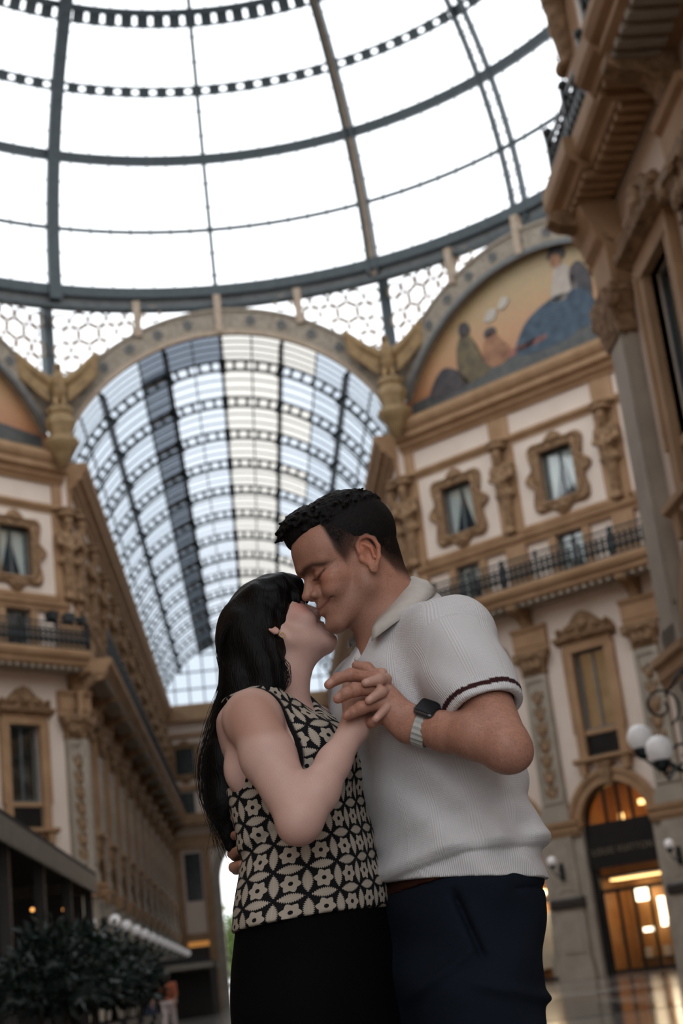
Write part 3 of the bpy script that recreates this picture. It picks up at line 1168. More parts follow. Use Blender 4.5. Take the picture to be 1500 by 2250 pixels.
torus_me = MB()
torus_me.arcband(0, 0, 0.29, 0.40, 0, 360, -0.03, 0.03, 18)
ring_small = torus_me.mesh('fret_ring', 'iron_tan')
ring_large = MB().arcband(0, 0, 0.36, 0.46, 0, 360, -0.03, 0.03, 20).mesh('fret_ring_large', 'iron_tan')
rosette_me = MB().arcband(0, 0, 0.13, 0.22, 0, 360, -0.06, 0, 14).sphere((0, 0, 0), (0.09, 0.06, 0.09), 8, 6).mesh('rosette', 'slate')
FACES = {0: 'arch_far', 1: 'arch_right', 7: 'arch_left'}
AMAX = math.degrees(math.asin(7.45 / 8.5))
for k in range(8):
    loc, rz = face_frame(k)
    seen = k in FACES
    a = MB().arcband(0, ACZ, AR0, AR1, -AMAX, AMAX, -0.25, 0.25, 44).build('trim_%d' % (k + 1), 'fascia', None, loc, rz)
    tag(a, {0: 'stone-coloured arch with rosettes at the mouth of the far vault', 1: 'arch with rosettes around the painted lunette', 7: 'arch with rosettes at the left frame edge'}.get(k, 'arch under the dome outside the picture'), kind='structure')
    MB().arcband(0, ACZ, AR0 - 0.16, AR0 + 0.05, -AMAX, AMAX, -0.36, -0.2, 44).build('inner_moulding', 'iron_tan' if k == 0 else 'slate', a)
    MB().arcband(0, ACZ, AR1 - 0.08, AR1 + 0.05, -AMAX, AMAX, -0.33, -0.2, 44).build('outer_moulding', 'fascia', a)
    if seen:
        n = 13
        for i in range(n):
            g = math.radians(-AMAX + (i + 0.5) * 2 * AMAX / n)
            put('rosette', rosette_me, a, (8.53 * math.sin(g), -0.25, ACZ + 8.53 * math.cos(g)))
        for x in (-3.6, 0, 3.6):
            zt = ACZ + math.sqrt(AR1 ** 2 - x * x)
            b0 = zt - (1.1 if x == 0 else 0.25)
            MB().box(x - 0.16, x + 0.16, -0.42, -0.05, b0, 30.75).build('bracket_post', 'iron_tan', a)
    # spandrels: fretwork rings on glass between arch and base ring
    if seen:
        sp = MB()
        for s in (-1, 1):
            pts = []
            for i in range(13):
                x = 3.2 + (HALF - 3.2) * i / 12
                pts.append((s * x, ACZ + math.sqrt(max(AR1 ** 2 - x * x, 0))))
            sp.add([(x, 0.08, z) for x, z in pts] + [(x, 0.08, 30.7) for x, z in pts], [(i, i + 1, i + 14, i + 13) for i in range(12)])
        sg = sp.build('spandrel_glass', 'dome_glass', a)
        for s in (-1, 1):
            row = 0
            z = 30.25
            while z > 25.6:
                x = HALF - 0.55 - (0.41 if row % 2 else 0)
                ci = 0
                while x > 2.6:
                    zarc = ACZ + math.sqrt(max(AR1 ** 2 - x * x, 0))
                    if z > zarc + 0.26:
                        big = (row % 3 == 1 and ci % 3 == 1)
                        put('fret_ring', ring_large if big else ring_small, a, (s * x, 0.0, z))
                    x -= 0.82
                    ci += 1
                z -= 0.71
                row += 1
    # corner post that carries the rib down to the eagle
    ang = math.radians(45 * k + 22.5)
    cr = A / math.cos(math.radians(22.5)) - 0.12
    p = MB().box(-0.24, 0.24, -0.2, 0.2, 26.3, 30.9).build('corner_post', 'iron', a)
    p.location = (HALF, 0.1, 0)

# solid lunettes with mosaic on the diagonal faces
def mosaic_mat():
    m = principled('mosaic_sky', (0.6, 0.4, 0.2), 0.45)
    N, L = nt(m)
    b = N['Principled BSDF']
    tc = N.new('ShaderNodeTexCoord')
    sp = N.new('ShaderNodeSeparateXYZ')
    L.new(tc.outputs['Object'], sp.inputs[0])
    mr = N.new('ShaderNodeMapRange')
    mr.inputs['From Min'].default_value = 24.0
    mr.inputs['From Max'].default_value = 29.0
    L.new(sp.outputs['Z'], mr.inputs['Value'])
    r = N.new('ShaderNodeValToRGB')
    el = r.color_ramp.elements
    el[0].color = (0.46, 0.175, 0.085, 1)
    el[1].color = (0.38, 0.30, 0.17, 1)
    e = el.new(0.45)
    e.color = (0.52, 0.29, 0.145, 1)
    e = el.new(0.75)
    e.color = (0.47, 0.33, 0.17, 1)
    L.new(mr.outputs[0], r.inputs['Fac'])
    v = N.new('ShaderNodeTexVoronoi')
    v.inputs['Scale'].default_value = 18
    L.new(tc.outputs['Object'], v.inputs['Vector'])
    mx = N.new('ShaderNodeMix')
    mx.data_type = 'RGBA'
    mx.blend_type = 'MULTIPLY'
    mx.inputs[0].default_value = 0.25
    L.new(r.outputs['Color'], mx.inputs[6])
    L.new(v.outputs['Color'], mx.inputs[7])
    L.new(mx.outputs[2], b.inputs['Base Color'])
    return m


mosaic_mat()
for nm, c1, c2 in (('mo_blue', (0.014, 0.032, 0.058), (0.055, 0.095, 0.135)), ('mo_pale', (0.34, 0.29, 0.25), (0.44, 0.38, 0.32)), ('mo_olive', (0.06, 0.05, 0.028), (0.17, 0.125, 0.06)), ('mo_flesh', (0.20, 0.085, 0.045), (0.36, 0.18, 0.09)),
                   ('mo_dark', (0.022, 0.022, 0.028), (0.075, 0.06, 0.06)), ('mo_red', (0.26, 0.09, 0.07), (0.33, 0.14, 0.10)), ('mo_ground', (0.055, 0.06, 0.062), (0.10, 0.10, 0.095)), ('mo_grey', (0.42, 0.38, 0.33), (0.5, 0.45, 0.39))):
    mottled(nm, c1, c2, 2.6, 0.5)


def blob(pts, y0=-0.03, y1=0.02):
    """rounded flat inlay shape through the points"""
    n = len(pts)
    out = []
    for i in range(n):
        p0, p1, p2, p3 = (Vector(pts[(i + j) % n]) for j in (-1, 0, 1, 2))
        for t in (0, 0.25, 0.5, 0.75):
            out.append(0.5 * ((2 * p1) + (p2 - p0) * t + (2 * p0 - 5 * p1 + 4 * p2 - p3) * t * t + (3 * p1 - p0 - 3 * p2 + p3) * t ** 3))
    return MB().prism([(p.x, p.y) for p in out], y0, y1)


for k, nm in ((1, 'mosaic_right'), (7, 'mosaic_left')):
    loc, rz = face_frame(k)
    pts = [(x_, ACZ + math.sqrt(8.4 ** 2 - x_ * x_)) for x_ in [7.5 - 15.0 * i / 40 for i in range(41)]]
    m = MB().prism([(-7.5, 23.7), (7.5, 23.7)] + pts, 0.2, 0.6).build('wall_' + nm, 'mosaic_sky', None, loc, rz)
    tag(m, 'lunette mosaic of seated figures under a peach sky' if k == 1 else 'edge of a painted lunette at the left frame edge', kind='structure')
    y = 0.17
    off = Vector((0, 0))

    def fig(name, mat, shapes):
        q = MB()
        for i, sh in enumerate(shapes):
            b = blob(sh, y - 0.03 - 0.012 * i, y + 0.04)
            q.add(b.v, b.f)
        return q.build(name, mat, m)
    MB().prism([(-7.1, 23.75), (7.1, 23.75), (7.0, 24.75), (3.0, 25.2), (-1.5, 25.15), (-4.0, 24.9), (-7.0, 24.7)], y - 0.02, y + 0.04).build('mosaic_ground', 'mo_ground', m)
    # seated woman in a wide blue robe
    fig('robe_inlay', 'mo_blue', [[(-1.2, 24.9), (-0.8, 25.9), (-0.1, 26.4), (0.9, 26.7), (1.7, 26.6), (2.0, 25.8), (1.9, 24.95), (0.8, 24.7)], [(1.6, 26.5), (2.3, 26.6), (2.8, 25.9), (2.6, 25.1), (1.9, 25.0)]])
    fig('bodice_inlay', 'mo_pale', [[(0.9, 26.5), (1.0, 27.3), (1.25, 27.9), (1.75, 27.9), (2.1, 27.2), (2.0, 26.5)]])
    fig('shawl_inlay', 'mo_dark', [[(1.9, 26.5), (1.9, 27.5), (2.4, 27.8), (2.8, 27.0), (2.7, 26.0), (2.2, 25.9)]])
    fig('face_inlay', 'mo_flesh', [[(1.15, 28.0), (1.1, 28.4), (1.35, 28.6), (1.6, 28.3), (1.5, 27.9)]])
    fig('hair_inlay', 'mo_dark', [[(0.95, 28.4), (1.1, 28.8), (1.55, 28.85), (1.85, 28.5), (1.7, 28.2), (1.5, 28.45), (1.2, 28.5)]])
    # smaller figures kneeling and offering
    fig('kneeling_inlay', 'mo_olive', [[(-4.1, 24.7), (-4.3, 25.7), (-4.1, 26.6), (-3.6, 26.8), (-3.2, 26.2), (-2.9, 25.3), (-2.6, 24.8), (-3.4, 24.6)]])
    fig('dark_head_inlay', 'mo_dark', [[(-3.95, 26.8), (-3.9, 27.3), (-3.55, 27.35), (-3.4, 26.95), (-3.6, 26.7)]])
    fig('child_inlay', 'mo_flesh', [[(-2.9, 25.4), (-2.7, 26.2), (-2.3, 26.4), (-1.9, 25.9), (-1.5, 25.3), (-1.8, 24.9), (-2.5, 24.85)]])
    fig('child_hair_inlay', 'mo_dark', [[(-2.7, 26.3), (-2.6, 26.6), (-2.2, 26.6), (-2.1, 26.3), (-2.4, 26.2)]])
    fig('banner_inlay', 'mo_grey', [[(-2.6, 27.0), (-2.3, 27.4), (-1.9, 27.3), (-2.1, 26.9)], [(-1.8, 27.3), (-1.5, 27.7), (-1.2, 27.5), (-1.5, 27.2)]])
    fig('sash_inlay', 'mo_red', [[(-1.9, 24.95), (-0.8, 25.05), (0.2, 25.1), (0.3, 25.3), (-0.9, 25.3), (-1.9, 25.25)]])
    fig('crouching_inlay', 'mo_dark', [[(-5.9, 24.5), (-5.7, 25.2), (-5.1, 25.7), (-4.5, 25.5), (-4.0, 25.0), (-3.9, 24.5)]])

# ------------------------------------------------------------------ barrel vault of the far arm
vault = empty('ceiling_vault')
tag(vault, 'long glass barrel vault over the far arm', kind='structure')
VR = 8.0


def vp(ang, y, r=VR):
    a = math.radians(ang)
    return (r * math.sin(a), y, 21.0 + r * math.cos(a))


VMAX = 64.0
frames = [A + 3.0 + 4.6 * i for i in range(13)]
PUR = [(-64, .1), (-54, .05), (-44, .16), (-28, .06), (-19, .17), (-9.5, .05), (0, .15), (10, .06), (20, .17), (32, .05), (44, .17), (54, .05), (64, .1)]


def vault_rib(mb, y):
    mb.arcband(0, 21, VR - 0.07, VR, -VMAX, VMAX, y - 0.1, y + 0.1, 48)
    mb.arcband(0, 21, VR - 0.55, VR - 0.46, -VMAX, VMAX, y - 0.08, y + 0.08, 48)
    for i in range(33):
        g = -VMAX + 2 * VMAX * i / 32
        mb.arcband(0, 21, VR - 0.48, VR - 0.05, g - 0.55, g + 0.55, y - 0.05, y + 0.05, 1)
    for g, w in PUR:
        if w > 0.12:
            mb.arcband(0, 21, VR - 0.62, VR + 0.05, g - 1.2, g + 1.2, y - 0.12, y + 0.12, 1)


me_rib = MB()
vault_rib(me_rib, 0.0)
me_rib = me_rib.mesh('vault_rib', 'iron')
for y in frames:
    put('vault_rib', me_rib, vault, (0, y, 0))
for g, w in PUR:
    q = MB()
    a = math.radians(w / VR * 57.3 / 2 * 1)
    n = 24
    vs = []
    for i in range(n + 1):
        y = A + 0.2 + (FAR - A - 0.2) * i / n
        h = math.degrees(w / VR) / 2
        dpt = 0.35 if w > 0.12 else 0.1
        vs += [vp(g - h, y, VR), vp(g + h, y, VR), vp(g + h, y, VR - dpt), vp(g - h, y, VR - dpt)]
    fs = [(i * 4 + k, i * 4 + (k + 1) % 4, i * 4 + 4 + (k + 1) % 4, i * 4 + 4 + k) for i in range(n) for k in range(4)]
    q.add(vs, fs).build('purlin', 'iron', vault)
ys = [A + 0.1] + frames + [FAR]
for j in range(len(ys) - 1):
    y0, y1 = ys[j], ys[j + 1]
    for i in range(len(PUR) - 1):
        g0, g1 = PUR[i][0], PUR[i + 1][0]
        mat = 'vault_glass'
        if g0 in (-28,):
            mat = None
        if g0 < -40 or g0 >= 32:
            mat = 'vault_glass_side'
        if g0 in (0, 10):
            mat = 'vault_glass_reflect'
        if g0 == 20:
            mat = 'vault_glass_reflect' if j % 2 == 0 else 'vault_glass'
        if j == 0:
            mat = 'vault_glass_grey' if g0 < 0 and g0 > -40 else ('vault_glass_reflect' if 0 <= g0 < 30 else 'vault_glass_side')  # shade over the first bay is put into its grey glass
        if mat is None:
            # louvred ventilation panel: dark slats and a pale lower lip
            lp = MB()
            for s in range(9):
                yy = y0 + (y1 - y0) * (s + 0.15) / 9
                ye = yy + (y1 - y0) / 9 * 0.85
                lp.add([vp(g0, yy, VR - 0.02), vp(g1, yy, VR - 0.02), vp(g1, ye, VR + 0.14), vp(g0, ye, VR + 0.14), vp(g0, yy, VR - 0.06), vp(g1, yy, VR - 0.06), vp(g1, ye, VR + 0.10), vp(g0, ye, VR + 0.10)],
                       [(0, 1, 2, 3), (7, 6, 5, 4), (0, 4, 5, 1), (1, 5, 6, 2), (2, 6, 7, 3), (3, 7, 4, 0)])
            o = lp.build('louvre_panel', 'shutter', vault)
            MB().add([vp(g0, y0, VR + .2), vp(g1, y0, VR + .2), vp(g1, y1, VR + .2), vp(g0, y1, VR + .2)], [(0, 1, 2, 3)]).build('pane', 'vault_glass_grey', o)
            MB().add([vp(g0, y0 + .2, VR - .03), vp(g1, y0 + .2, VR - .03), vp(g1, y0 + .42, VR - .03), vp(g0, y0 + .42, VR - .03), vp(g0, y0 + .2, VR - .1), vp(g1, y0 + .2, VR - .1), vp(g1, y0 + .42, VR - .1), vp(g0, y0 + .42, VR - .1)],
                     [(0, 1, 2, 3), (7, 6, 5, 4), (0, 4, 5, 1), (1, 5, 6, 2), (2, 6, 7, 3), (3, 7, 4, 0)]).build('lip', 'iron_tan', o)
            continue
        vs = []
        for q in range(4):
            g = g0 + (g1 - g0) * q / 3
            vs += [vp(g, y0), vp(g, y1)]
        MB().add(vs, [(q * 2, q * 2 + 1, q * 2 + 3, q * 2 + 2) for q in range(3)]).build('pane', mat, vault)
    # fine transverse bars between two frames
    b = MB()
    for s in range(1, 4):
        yy = y0 + (y1 - y0) * s / 4
        b.arcband(0, 21, VR - 0.05, VR, -VMAX, VMAX, yy - 0.025, yy + 0.025, 32)
    b.build('glazing_bars', 'iron', vault)

# simple continuation of the same roof over the arm the camera stands in
nv = empty('ceiling_near_vault')
tag(nv, 'glass vault over the near arm above the camera', kind='structure')
for i in range(6):
    put('vault_rib', me_rib, nv, (0, -A - 3.0 - 6.0 * i, 0))
for g, w in PUR:
    h = math.degrees(w / VR) / 2
    MB().add([vp(g - h, -A), vp(g + h, -A), vp(g + h, -A - NRL), vp(g - h, -A - NRL)], [(0, 1, 2, 3)]).build('purlin', 'iron', nv)
q = MB()
for i in range(16):
    g0, g1 = -64 + 8 * i, -56 + 8 * i
    q.add([vp(g0, -A), vp(g1, -A), vp(g1, -A - NRL), vp(g0, -A - NRL)], [(0, 1, 2, 3)])
q.build('pane', 'vault_glass_dim', nv)

# ------------------------------------------------------------------ floor
def floor_mat():
    m = mottled('marble', (0.16, 0.15, 0.135), (0.24, 0.22, 0.20), 0.9, 0.13, spec=0.5)
    return m


floor_mat()
mottled('marble_light', (0.26, 0.24, 0.21), (0.34, 0.31, 0.27), 1.2, 0.12)
mottled('marble_dark', (0.05, 0.048, 0.048), (0.085, 0.08, 0.078), 1.2, 0.10)
mottled('marble_red', (0.17, 0.095, 0.075), (0.23, 0.13, 0.10), 1.2, 0.11)
floor = MB().add([(-45, -95, 0), (45, -95, 0), (45, 130, 0), (-45, 130, 0)], [(0, 1, 2, 3)]).build('floor', 'marble')
tag(floor, 'polished marble floor laid in bands', kind='structure')
slabs = {k: MB().box(-0.99, 0.99, -0.99, 0.99, 0, 0.006).mesh('floor_slab', k) for k in ('marble_light', 'marble_dark', 'marble', 'marble_red')}
for i in range(10):
    for j in range(17):
        x, y = -3.5 + 2 * i, -20 + 2 * j
        if x + y > 22.0:
            continue
        key = 'marble_dark' if (i % 4 == 0 or j % 5 == 0) else ('marble_red' if (i + j) % 6 == 3 else ('marble_light' if (i + j) % 2 else 'marble'))
        put('floor_slab', slabs[key], floor, (x, y, 0))

# ------------------------------------------------------------------ shop fronts in the ground-floor arches
NDOOR = [0]


def arch_poly(r, z0, zs, n=16):
    return [(-r, z0), (r, z0)] + [(r * math.cos(PI * i / n), zs + r * math.sin(PI * i / n)) for i in range(n + 1)]


def dark_arch(wall_obj, c):
    MB().prism([(x + c, z) for x, z in arch_poly(DOOR[0] - 0.01, 0.0, DOOR[1])], 0.36, 0.42).build('shop_front', 'window_dark', wall_obj)


def shop(loc, rz, c, label, sign=None, bright=False):
    NDOOR[0] += 1
    o = empty('door_%d' % NDOOR[0], loc, rz)
    tag(o, label, kind='structure')
    r, zs = DOOR[0] - 0.015, DOOR[1]
    # lit room behind: back wall, sides, ceiling
    D0, D1 = 0.52, 3.4
    MB().box(c - 2.3, c + 2.3, D1, D1 + 0.1, 0.01, 7.4).build('room_back_wall', 'amber_wall', o)
    MB().box(c - 2.4, c - 2.3, D0, D1, 0.01, 7.4).build('room_side_wall', 'amber_wall', o)
    MB().box(c + 2.3, c + 2.4, D0, D1, 0.01, 7.4).build('room_side_wall', 'amber_wall', o)
    MB().box(c - 2.4, c + 2.4, D0, D1, 7.4, 7.5).build('room_ceiling', 'amber_wall', o)
    if sign:
        MB().box(c - 2.3, c + 2.3, D0 + 0.02, D1, 3.5, 3.6).build('room_mezzanine', 'wood_dark', o)
    for x, z, w, h in ((-1.25, 2.85, 0.36, 0.26), (-0.45, 2.1, 0.13, 0.55), (-1.2, 1.5, 0.2, 0.08), (-0.4, 6.3, 0.3, 0.1), (-1.6, 5.7, 0.1, 0.3)):
        MB().box(c + x - w, c + x + w, D1 - 0.5, D1 - 0.42, z - h, z + h).build('light_panel', 'lamp_white' if z < 3 else 'lamp_warm', o)
    for x in (-1.5, -0.6, 0.5, 1.5):
        MB().box(c + x - 0.35, c + x + 0.35, D1 - 0.35, D1 - 0.02, 0.4, 0.46).build('shelf', 'wood_dark', o)
        MB().box(c + x - 0.2, c + x + 0.1, D1 - 0.3, D1 - 0.1, 0.46, 0.85).build('display_box', 'curtain', o)
    MB().box(c - 1.6, c + 1.6, 1.4, 1.9, 3.42, 3.48).build('room_fill_light', 'lamp_warm', o)  # strips added here and above to brighten the shop room
    MB().box(c - 1.6, c + 1.6, 1.4, 1.9, 7.25, 7.31).build('room_fill_light', 'lamp_warm', o)
    # frame
    fr = MB().box(c - r, c - r + 0.26, 0.12, 0.34, 0.0, zs).box(c + r - 0.12, c + r, 0.12, 0.34, 0.0, zs)
    fr.arcband(c, zs, r - 0.12, r, -90, 90, 0.12, 0.34, 24)
    fr.build('door_frame', 'sign_black', o)
    for x in (-0.55, 0.05, 0.62):
        MB().box(c + x - 0.05, c + x + 0.05, 0.16, 0.26, zs, zs + math.sqrt(r * r - x * x) - 0.08).build('fanlight_bar', 'sign_black', o)
    MB().prism([(c + (r - 0.12) * math.cos(PI * i / 16), zs + (r - 0.12) * math.sin(PI * i / 16)) for i in range(17)], 0.2, 0.21).build('fanlight_pane', 'window_glass', o)
    if sign:
        MB().box(c - r + 0.02, c + r - 0.02, 0.05, 0.32, 3.85, zs + 0.05).build('sign_board', 'sign_black', o)
        cu = bpy.data.curves.new('sign_lettering', 'FONT')
        cu.body = sign
        cu.size = 0.33
        cu.space_character = 1.12
        cu.align_x = 'CENTER'
        cu.extrude = 0.012
        cu.materials.append(MATS['letter'])
        t = bpy.data.objects.new('sign_lettering', cu)
        COL.objects.link(t)
        t.parent = o
        t.location = (c, 0.03, 4.35)
        t.rotation_euler = (PI / 2, 0, 0)
        t['label'] = 'bronze capital letters on the black sign board'
    # leaves of the glazed door
    x0, x1 = c - r + 0.26, c + r - 0.12
    n = 4 if not bright else 2
    for i in range(n):
        a, b = x0 + (x1 - x0) * i / n, x0 + (x1 - x0) * (i + 1) / n
        lf = MB().box(a + 0.005, a + 0.055, 0.2, 0.26, 0.02, 3.0).box(b - 0.055, b - 0.005, 0.2, 0.26, 0.02, 3.0).box(a + 0.055, b - 0.055, 0.2, 0.26, 0.02, 0.16).box(a + 0.055, b - 0.055, 0.2, 0.26, 2.94, 3.0)
        lf = lf.build('door_leaf', 'sign_black', o)
        MB().box(a + 0.055, b - 0.055, 0.225, 0.235, 0.16, 2.94).build('pane', 'window_glass', lf)
        MB().tube([(b - 0.09, 0.16, 1.0), (b - 0.09, 0.16, 1.7)], 0.02, 8).build('handle', 'gilt', lf)
    MB().box(x0, x1, 0.18, 0.28, 3.0, 3.08).build('transom_bar', 'sign_black', o)
    MB().box(x0, x1, 0.225, 0.235, 3.08, 3.85).build('transom_pane', 'window_glass', o)
    return o


mottled('display_white', (0.62, 0.58, 0.5), (0.75, 0.70, 0.62), 3, 0.6)
shop(LOC_R, -R45, 0.0, 'arched shop entrance with a black sign over amber-lit glass doors', 'LOUIS VUITTON')
s2 = shop(LOC_R, -R45, -BAY, 'arched shop window glowing white behind the man hip', None, True)
MB().box(-BAY - 1.1, -BAY + 1.2, 2.0, 2.2, 0.5, 2.6).build('display_wall', 'display_white', s2)
MB().box(-BAY - 1.0, -BAY + 1.1, 1.2, 1.9, 3.3, 3.36).build('room_fill_light', 'lamp_white', s2)
MB().box(-BAY + 0.2, -BAY + 0.9, 1.5, 1.9, 0.01, 1.0).build('plinth', 'display_white', s2)
shop(LOC_R, -R45, BAY, 'arched shop entrance mostly behind the near pillar')
for c in BAYS3[1:]:
    dark_arch(W_L, c)
for c in bays_nr:
    dark_arch(W_NR, c)

# ------------------------------------------------------------------ gilded eagles on their pedestals
def eagle_meshes():
    f = Field((-1.75, -0.9, 25.5), (1.75, 0.6, 28.8), 0.05)
    f.ell((0, -0.05, 26.55), (0.36, 0.36, 0.62), 0.0)
    f.ell((0, -0.15, 26.85), (0.32, 0.30, 0.38), 0.1)
    f.cone((0, -0.12, 27.1), (0, -0.2, 27.42), 0.2, 0.15, 0.1)
    f.ell((0, -0.27, 27.5), (0.15, 0.2, 0.15), 0.05)
    f.cone((0, -0.42, 27.48), (0, -0.56, 27.38), 0.07, 0.03, 0.04)
    for sx in (-1, 1):
        f.chain([(sx * 0.16, -0.1, 26.1), (sx * 0.18, -0.2, 25.75)], [0.15, 0.1], 0.06)
        f.cone((sx * 0.18, -0.2, 25.72), (sx * 0.18, -0.42, 25.66), 0.08, 0.05, 0.04)
    f.ell((0, 0.1, 25.85), (0.26, 0.1, 0.3), 0.1)
    body = f.mesh('eagle_body', 'gilt', 1)
    wings = []
    for sx in (-1, 1):
        w = Field((-2.2, -0.5, 25.7), (2.2, 0.5, 28.9), 0.05)
        w.chain([(sx * 0.3, 0.0, 26.85), (sx * 0.85, 0.0, 27.25), (sx * 1.35, 0.02, 27.8), (sx * 1.75, 0.05, 28.3)], [0.24, 0.2, 0.15, 0.07], 0.05)
        for i in range(10):      # long feathers hanging from the raised wing
            t = i / 9
            a = (sx * (0.45 + 1.25 * t), 0.03, 26.95 + 1.25 * t)
            b = (sx * (0.36 + 1.20 * t + 0.06), 0.06, 26.0 + 1.15 * t ** 1.1)
            w.cone(a, b, 0.13, 0.075, 0.02)
        wings.append(w.mesh('eagle_wing', 'gilt', 1))
    return body, wings


EB, EW = eagle_meshes()
ped_me = MB().lathe([(0.55, 24.1), (0.62, 24.15), (0.62, 24.3), (0.5, 24.36), (0.56, 24.6), (0.66, 24.9), (0.62, 25.15), (0.48, 25.3), (0.58, 25.4), (0.6, 25.6), (0.5, 25.66)], 8).mesh('pedestal', 'gilt_stone')
for sx, lab in ((-1, 'gilded eagle with raised wings at the corner beside the cut-off lunette'), (1, 'gilded eagle with raised wings between the far arch and the full lunette')):
    e = empty('eagle_statue', (sx * 7.16, 17.12, 0), -sx * math.radians(22.5) * 0.6)
    tag(e, lab, 'statue', 'gilded eagles under the dome')
    put('body', EB, e)
    put('wing', EW[0], e)
    put('wing', EW[1], e)
    put('pedestal', ped_me, e)
    put('corner_bracket', shared('corner_bracket', lambda: MB().lathe([(0.15, 22.9), (0.3, 23.3), (0.6, 23.75), (0.75, 24.0), (0.75, 24.12)], 10).mesh('corner_bracket', 'gilt_stone', True)), e)

# ------------------------------------------------------------------ lamps
def scroll(cx, cz, r, a0, turns, y=0.0, n=26):
    pts = []
    for i in range(n + 1):
        t = i / n
        a = a0 + turns * 2 * PI * t
        q = r * (1 - 0.75 * t)
        pts.append((cx + q * math.cos(a), y, cz + q * math.sin(a)))
    return pts


def globe_lamp(loc, rz, label, group, reach=0.75, r=0.17):
    """single white globe on an iron wall bracket; local -y points away from the wall"""
    o = empty('wall_lamp', loc, rz)
    tag(o, label, 'lamp', group)
    MB().sphere((0, -reach, 0), r, 18, 12).build('globe', 'globe', o, smooth=True)
    MB().lathe([(0.05, -r - 0.14), (0.11, -r - 0.08), (0.12, -r - 0.02), (0.08, -r + 0.03)], 12, (0, -reach, 0)).build('gallery', 'iron_black', o)
    b = MB().tube([(0, 0, -0.55), (0, -reach * 0.5, -0.62), (0, -reach, -0.42), (0, -reach, -r - 0.1)], 0.025, 6)
    b.tube([(0, -0.02, -0.2), (0, -reach * 0.35, -0.32), (0, -reach * 0.55, -0.55)], 0.018, 6)
    b.build('bracket', 'iron_black', o)
    MB().box(-0.09, 0.09, -0.04, 0, -0.75, -0.1).build('back_plate', 'iron_black', o)
    return o


def on_wall(loc, rz, x, z, p):
    c, s = math.cos(rz), math.sin(rz)
    return (loc[0] + c * x + s * p, loc[1] + s * x - c * p, z)


globe_lamp(on_wall(LOC_R, -R45, -2.55, 4.35, 0.33), -R45, 'small white globe lamp on the pier between shop window and shop entrance', 'globe lamps', 0.6)
globe_lamp(on_wall(LOC_R, -R45, 2.55, 4.28, 0.33), -R45, 'small white globe lamp on the pier past the black sign', 'globe lamps', 0.6)
globe_lamp(on_wall(LOC_L, R45, 7.35, 4.2, 0.1), R45, 'white globe lamp starting the row beyond the cafe awning', 'globe lamps', 0.6, 0.2)
for i in range(12):
    x = -AL / 2 + 0.45 + BAY * i
    globe_lamp(on_wall(LOC_AL, PI / 2, x, 4.25, 0.33), PI / 2, 'white globe lamp, %s in the row receding along the far arm' % ('first', 'second', 'third', 'fourth', 'fifth', 'sixth', 'seventh', 'eighth', 'ninth', 'tenth', 'eleventh', 'farthest')[i], 'row of globe lamps', 0.5, 0.23)

lb = empty('bracket_lamp', (ARM - 0.3, -20.2, 4.0), -PI / 2)
tag(lb, 'wrought iron bracket lamp with two white globes on the near facade', 'lamp')
for dx, dz, rr_ in ((-0.55, 0.16, 0.21), (0.50, -0.19, 0.21)):
    MB().sphere((dx, -1.08, dz), rr_, 24, 16).build('globe', 'globe', lb, smooth=True)
    MB().lathe([(0.05, -0.36), (0.12, -0.29), (0.14, -0.2), (0.09, -0.15)], 14, (dx, -1.08, dz)).build('gallery', 'iron_black', lb)
    MB().tube([(dx, -1.08, dz - 0.34), (dx * 0.8, -0.98, dz - 0.48), (dx * 0.4, -0.8, -0.5), (0, -0.6, -0.4)], 0.024, 6).build('arm', 'iron_black', lb)
sc = MB()
for (cx, cz, r, a0, tn) in ((-0.6, -0.35, 0.3, 0.2, 1.2), (-0.28, 0.15, 0.26, 2.6, -1.2), (-0.8, 0.55, 0.34, -1.2, 1.3), (-0.3, 0.85, 0.24, 3.0, -1.2)):
    pts = [(0.0, p[0], p[2]) for p in scroll(cx, cz, r, a0, tn)]
    sc.tube(pts, 0.022, 6)
sc.tube([(0, -0.02, -0.7), (0, -0.5, -0.6), (0, -0.9, -0.3)], 0.03, 6)
sc.tube([(0, -0.02, 1.2), (0, -0.35, 1.1), (0, -0.7, 0.7)], 0.026, 6)
sc.build('scrollwork', 'iron_black', lb, smooth=True)
MB().box(-0.12, 0.12, -0.05, 0.0, -0.9, 1.4).build('back_plate', 'iron_black', lb)

# floodlights clamped on the balcony railing
for i, (t, sc_) in enumerate(((5.75, 1.0), (6.62, 1.0), (7.25, 0.8))):
    p = on_wall(LOC_L, R45, t, 16.05, 1.33)
    fl = empty('floodlight', p, R45 + (0.3, -0.2, 0.5)[i])
    tag(fl, ('dark floodlight on the balcony rail, farther from the corner', 'dark floodlight on the balcony rail, nearer to the corner', 'smallest dark floodlight at the very corner of the balcony')[i], 'floodlight')
    MB().box(-0.22 * sc_, 0.22 * sc_, -0.16, 0.12, 0.06, 0.36 * sc_).prism([(-0.26 * sc_, 0.04), (0.26 * sc_, 0.04), (0.22 * sc_, 0.4 * sc_), (-0.22 * sc_, 0.4 * sc_)], -0.22, -0.16).build('housing', 'iron_black', fl)
    MB().tube([(0, 0, 0.0), (0, 0, 0.08)], 0.04, 6).box(-0.28 * sc_, 0.28 * sc_, -0.03, 0.03, 0.0, 0.05).build('yoke', 'iron_black', fl)

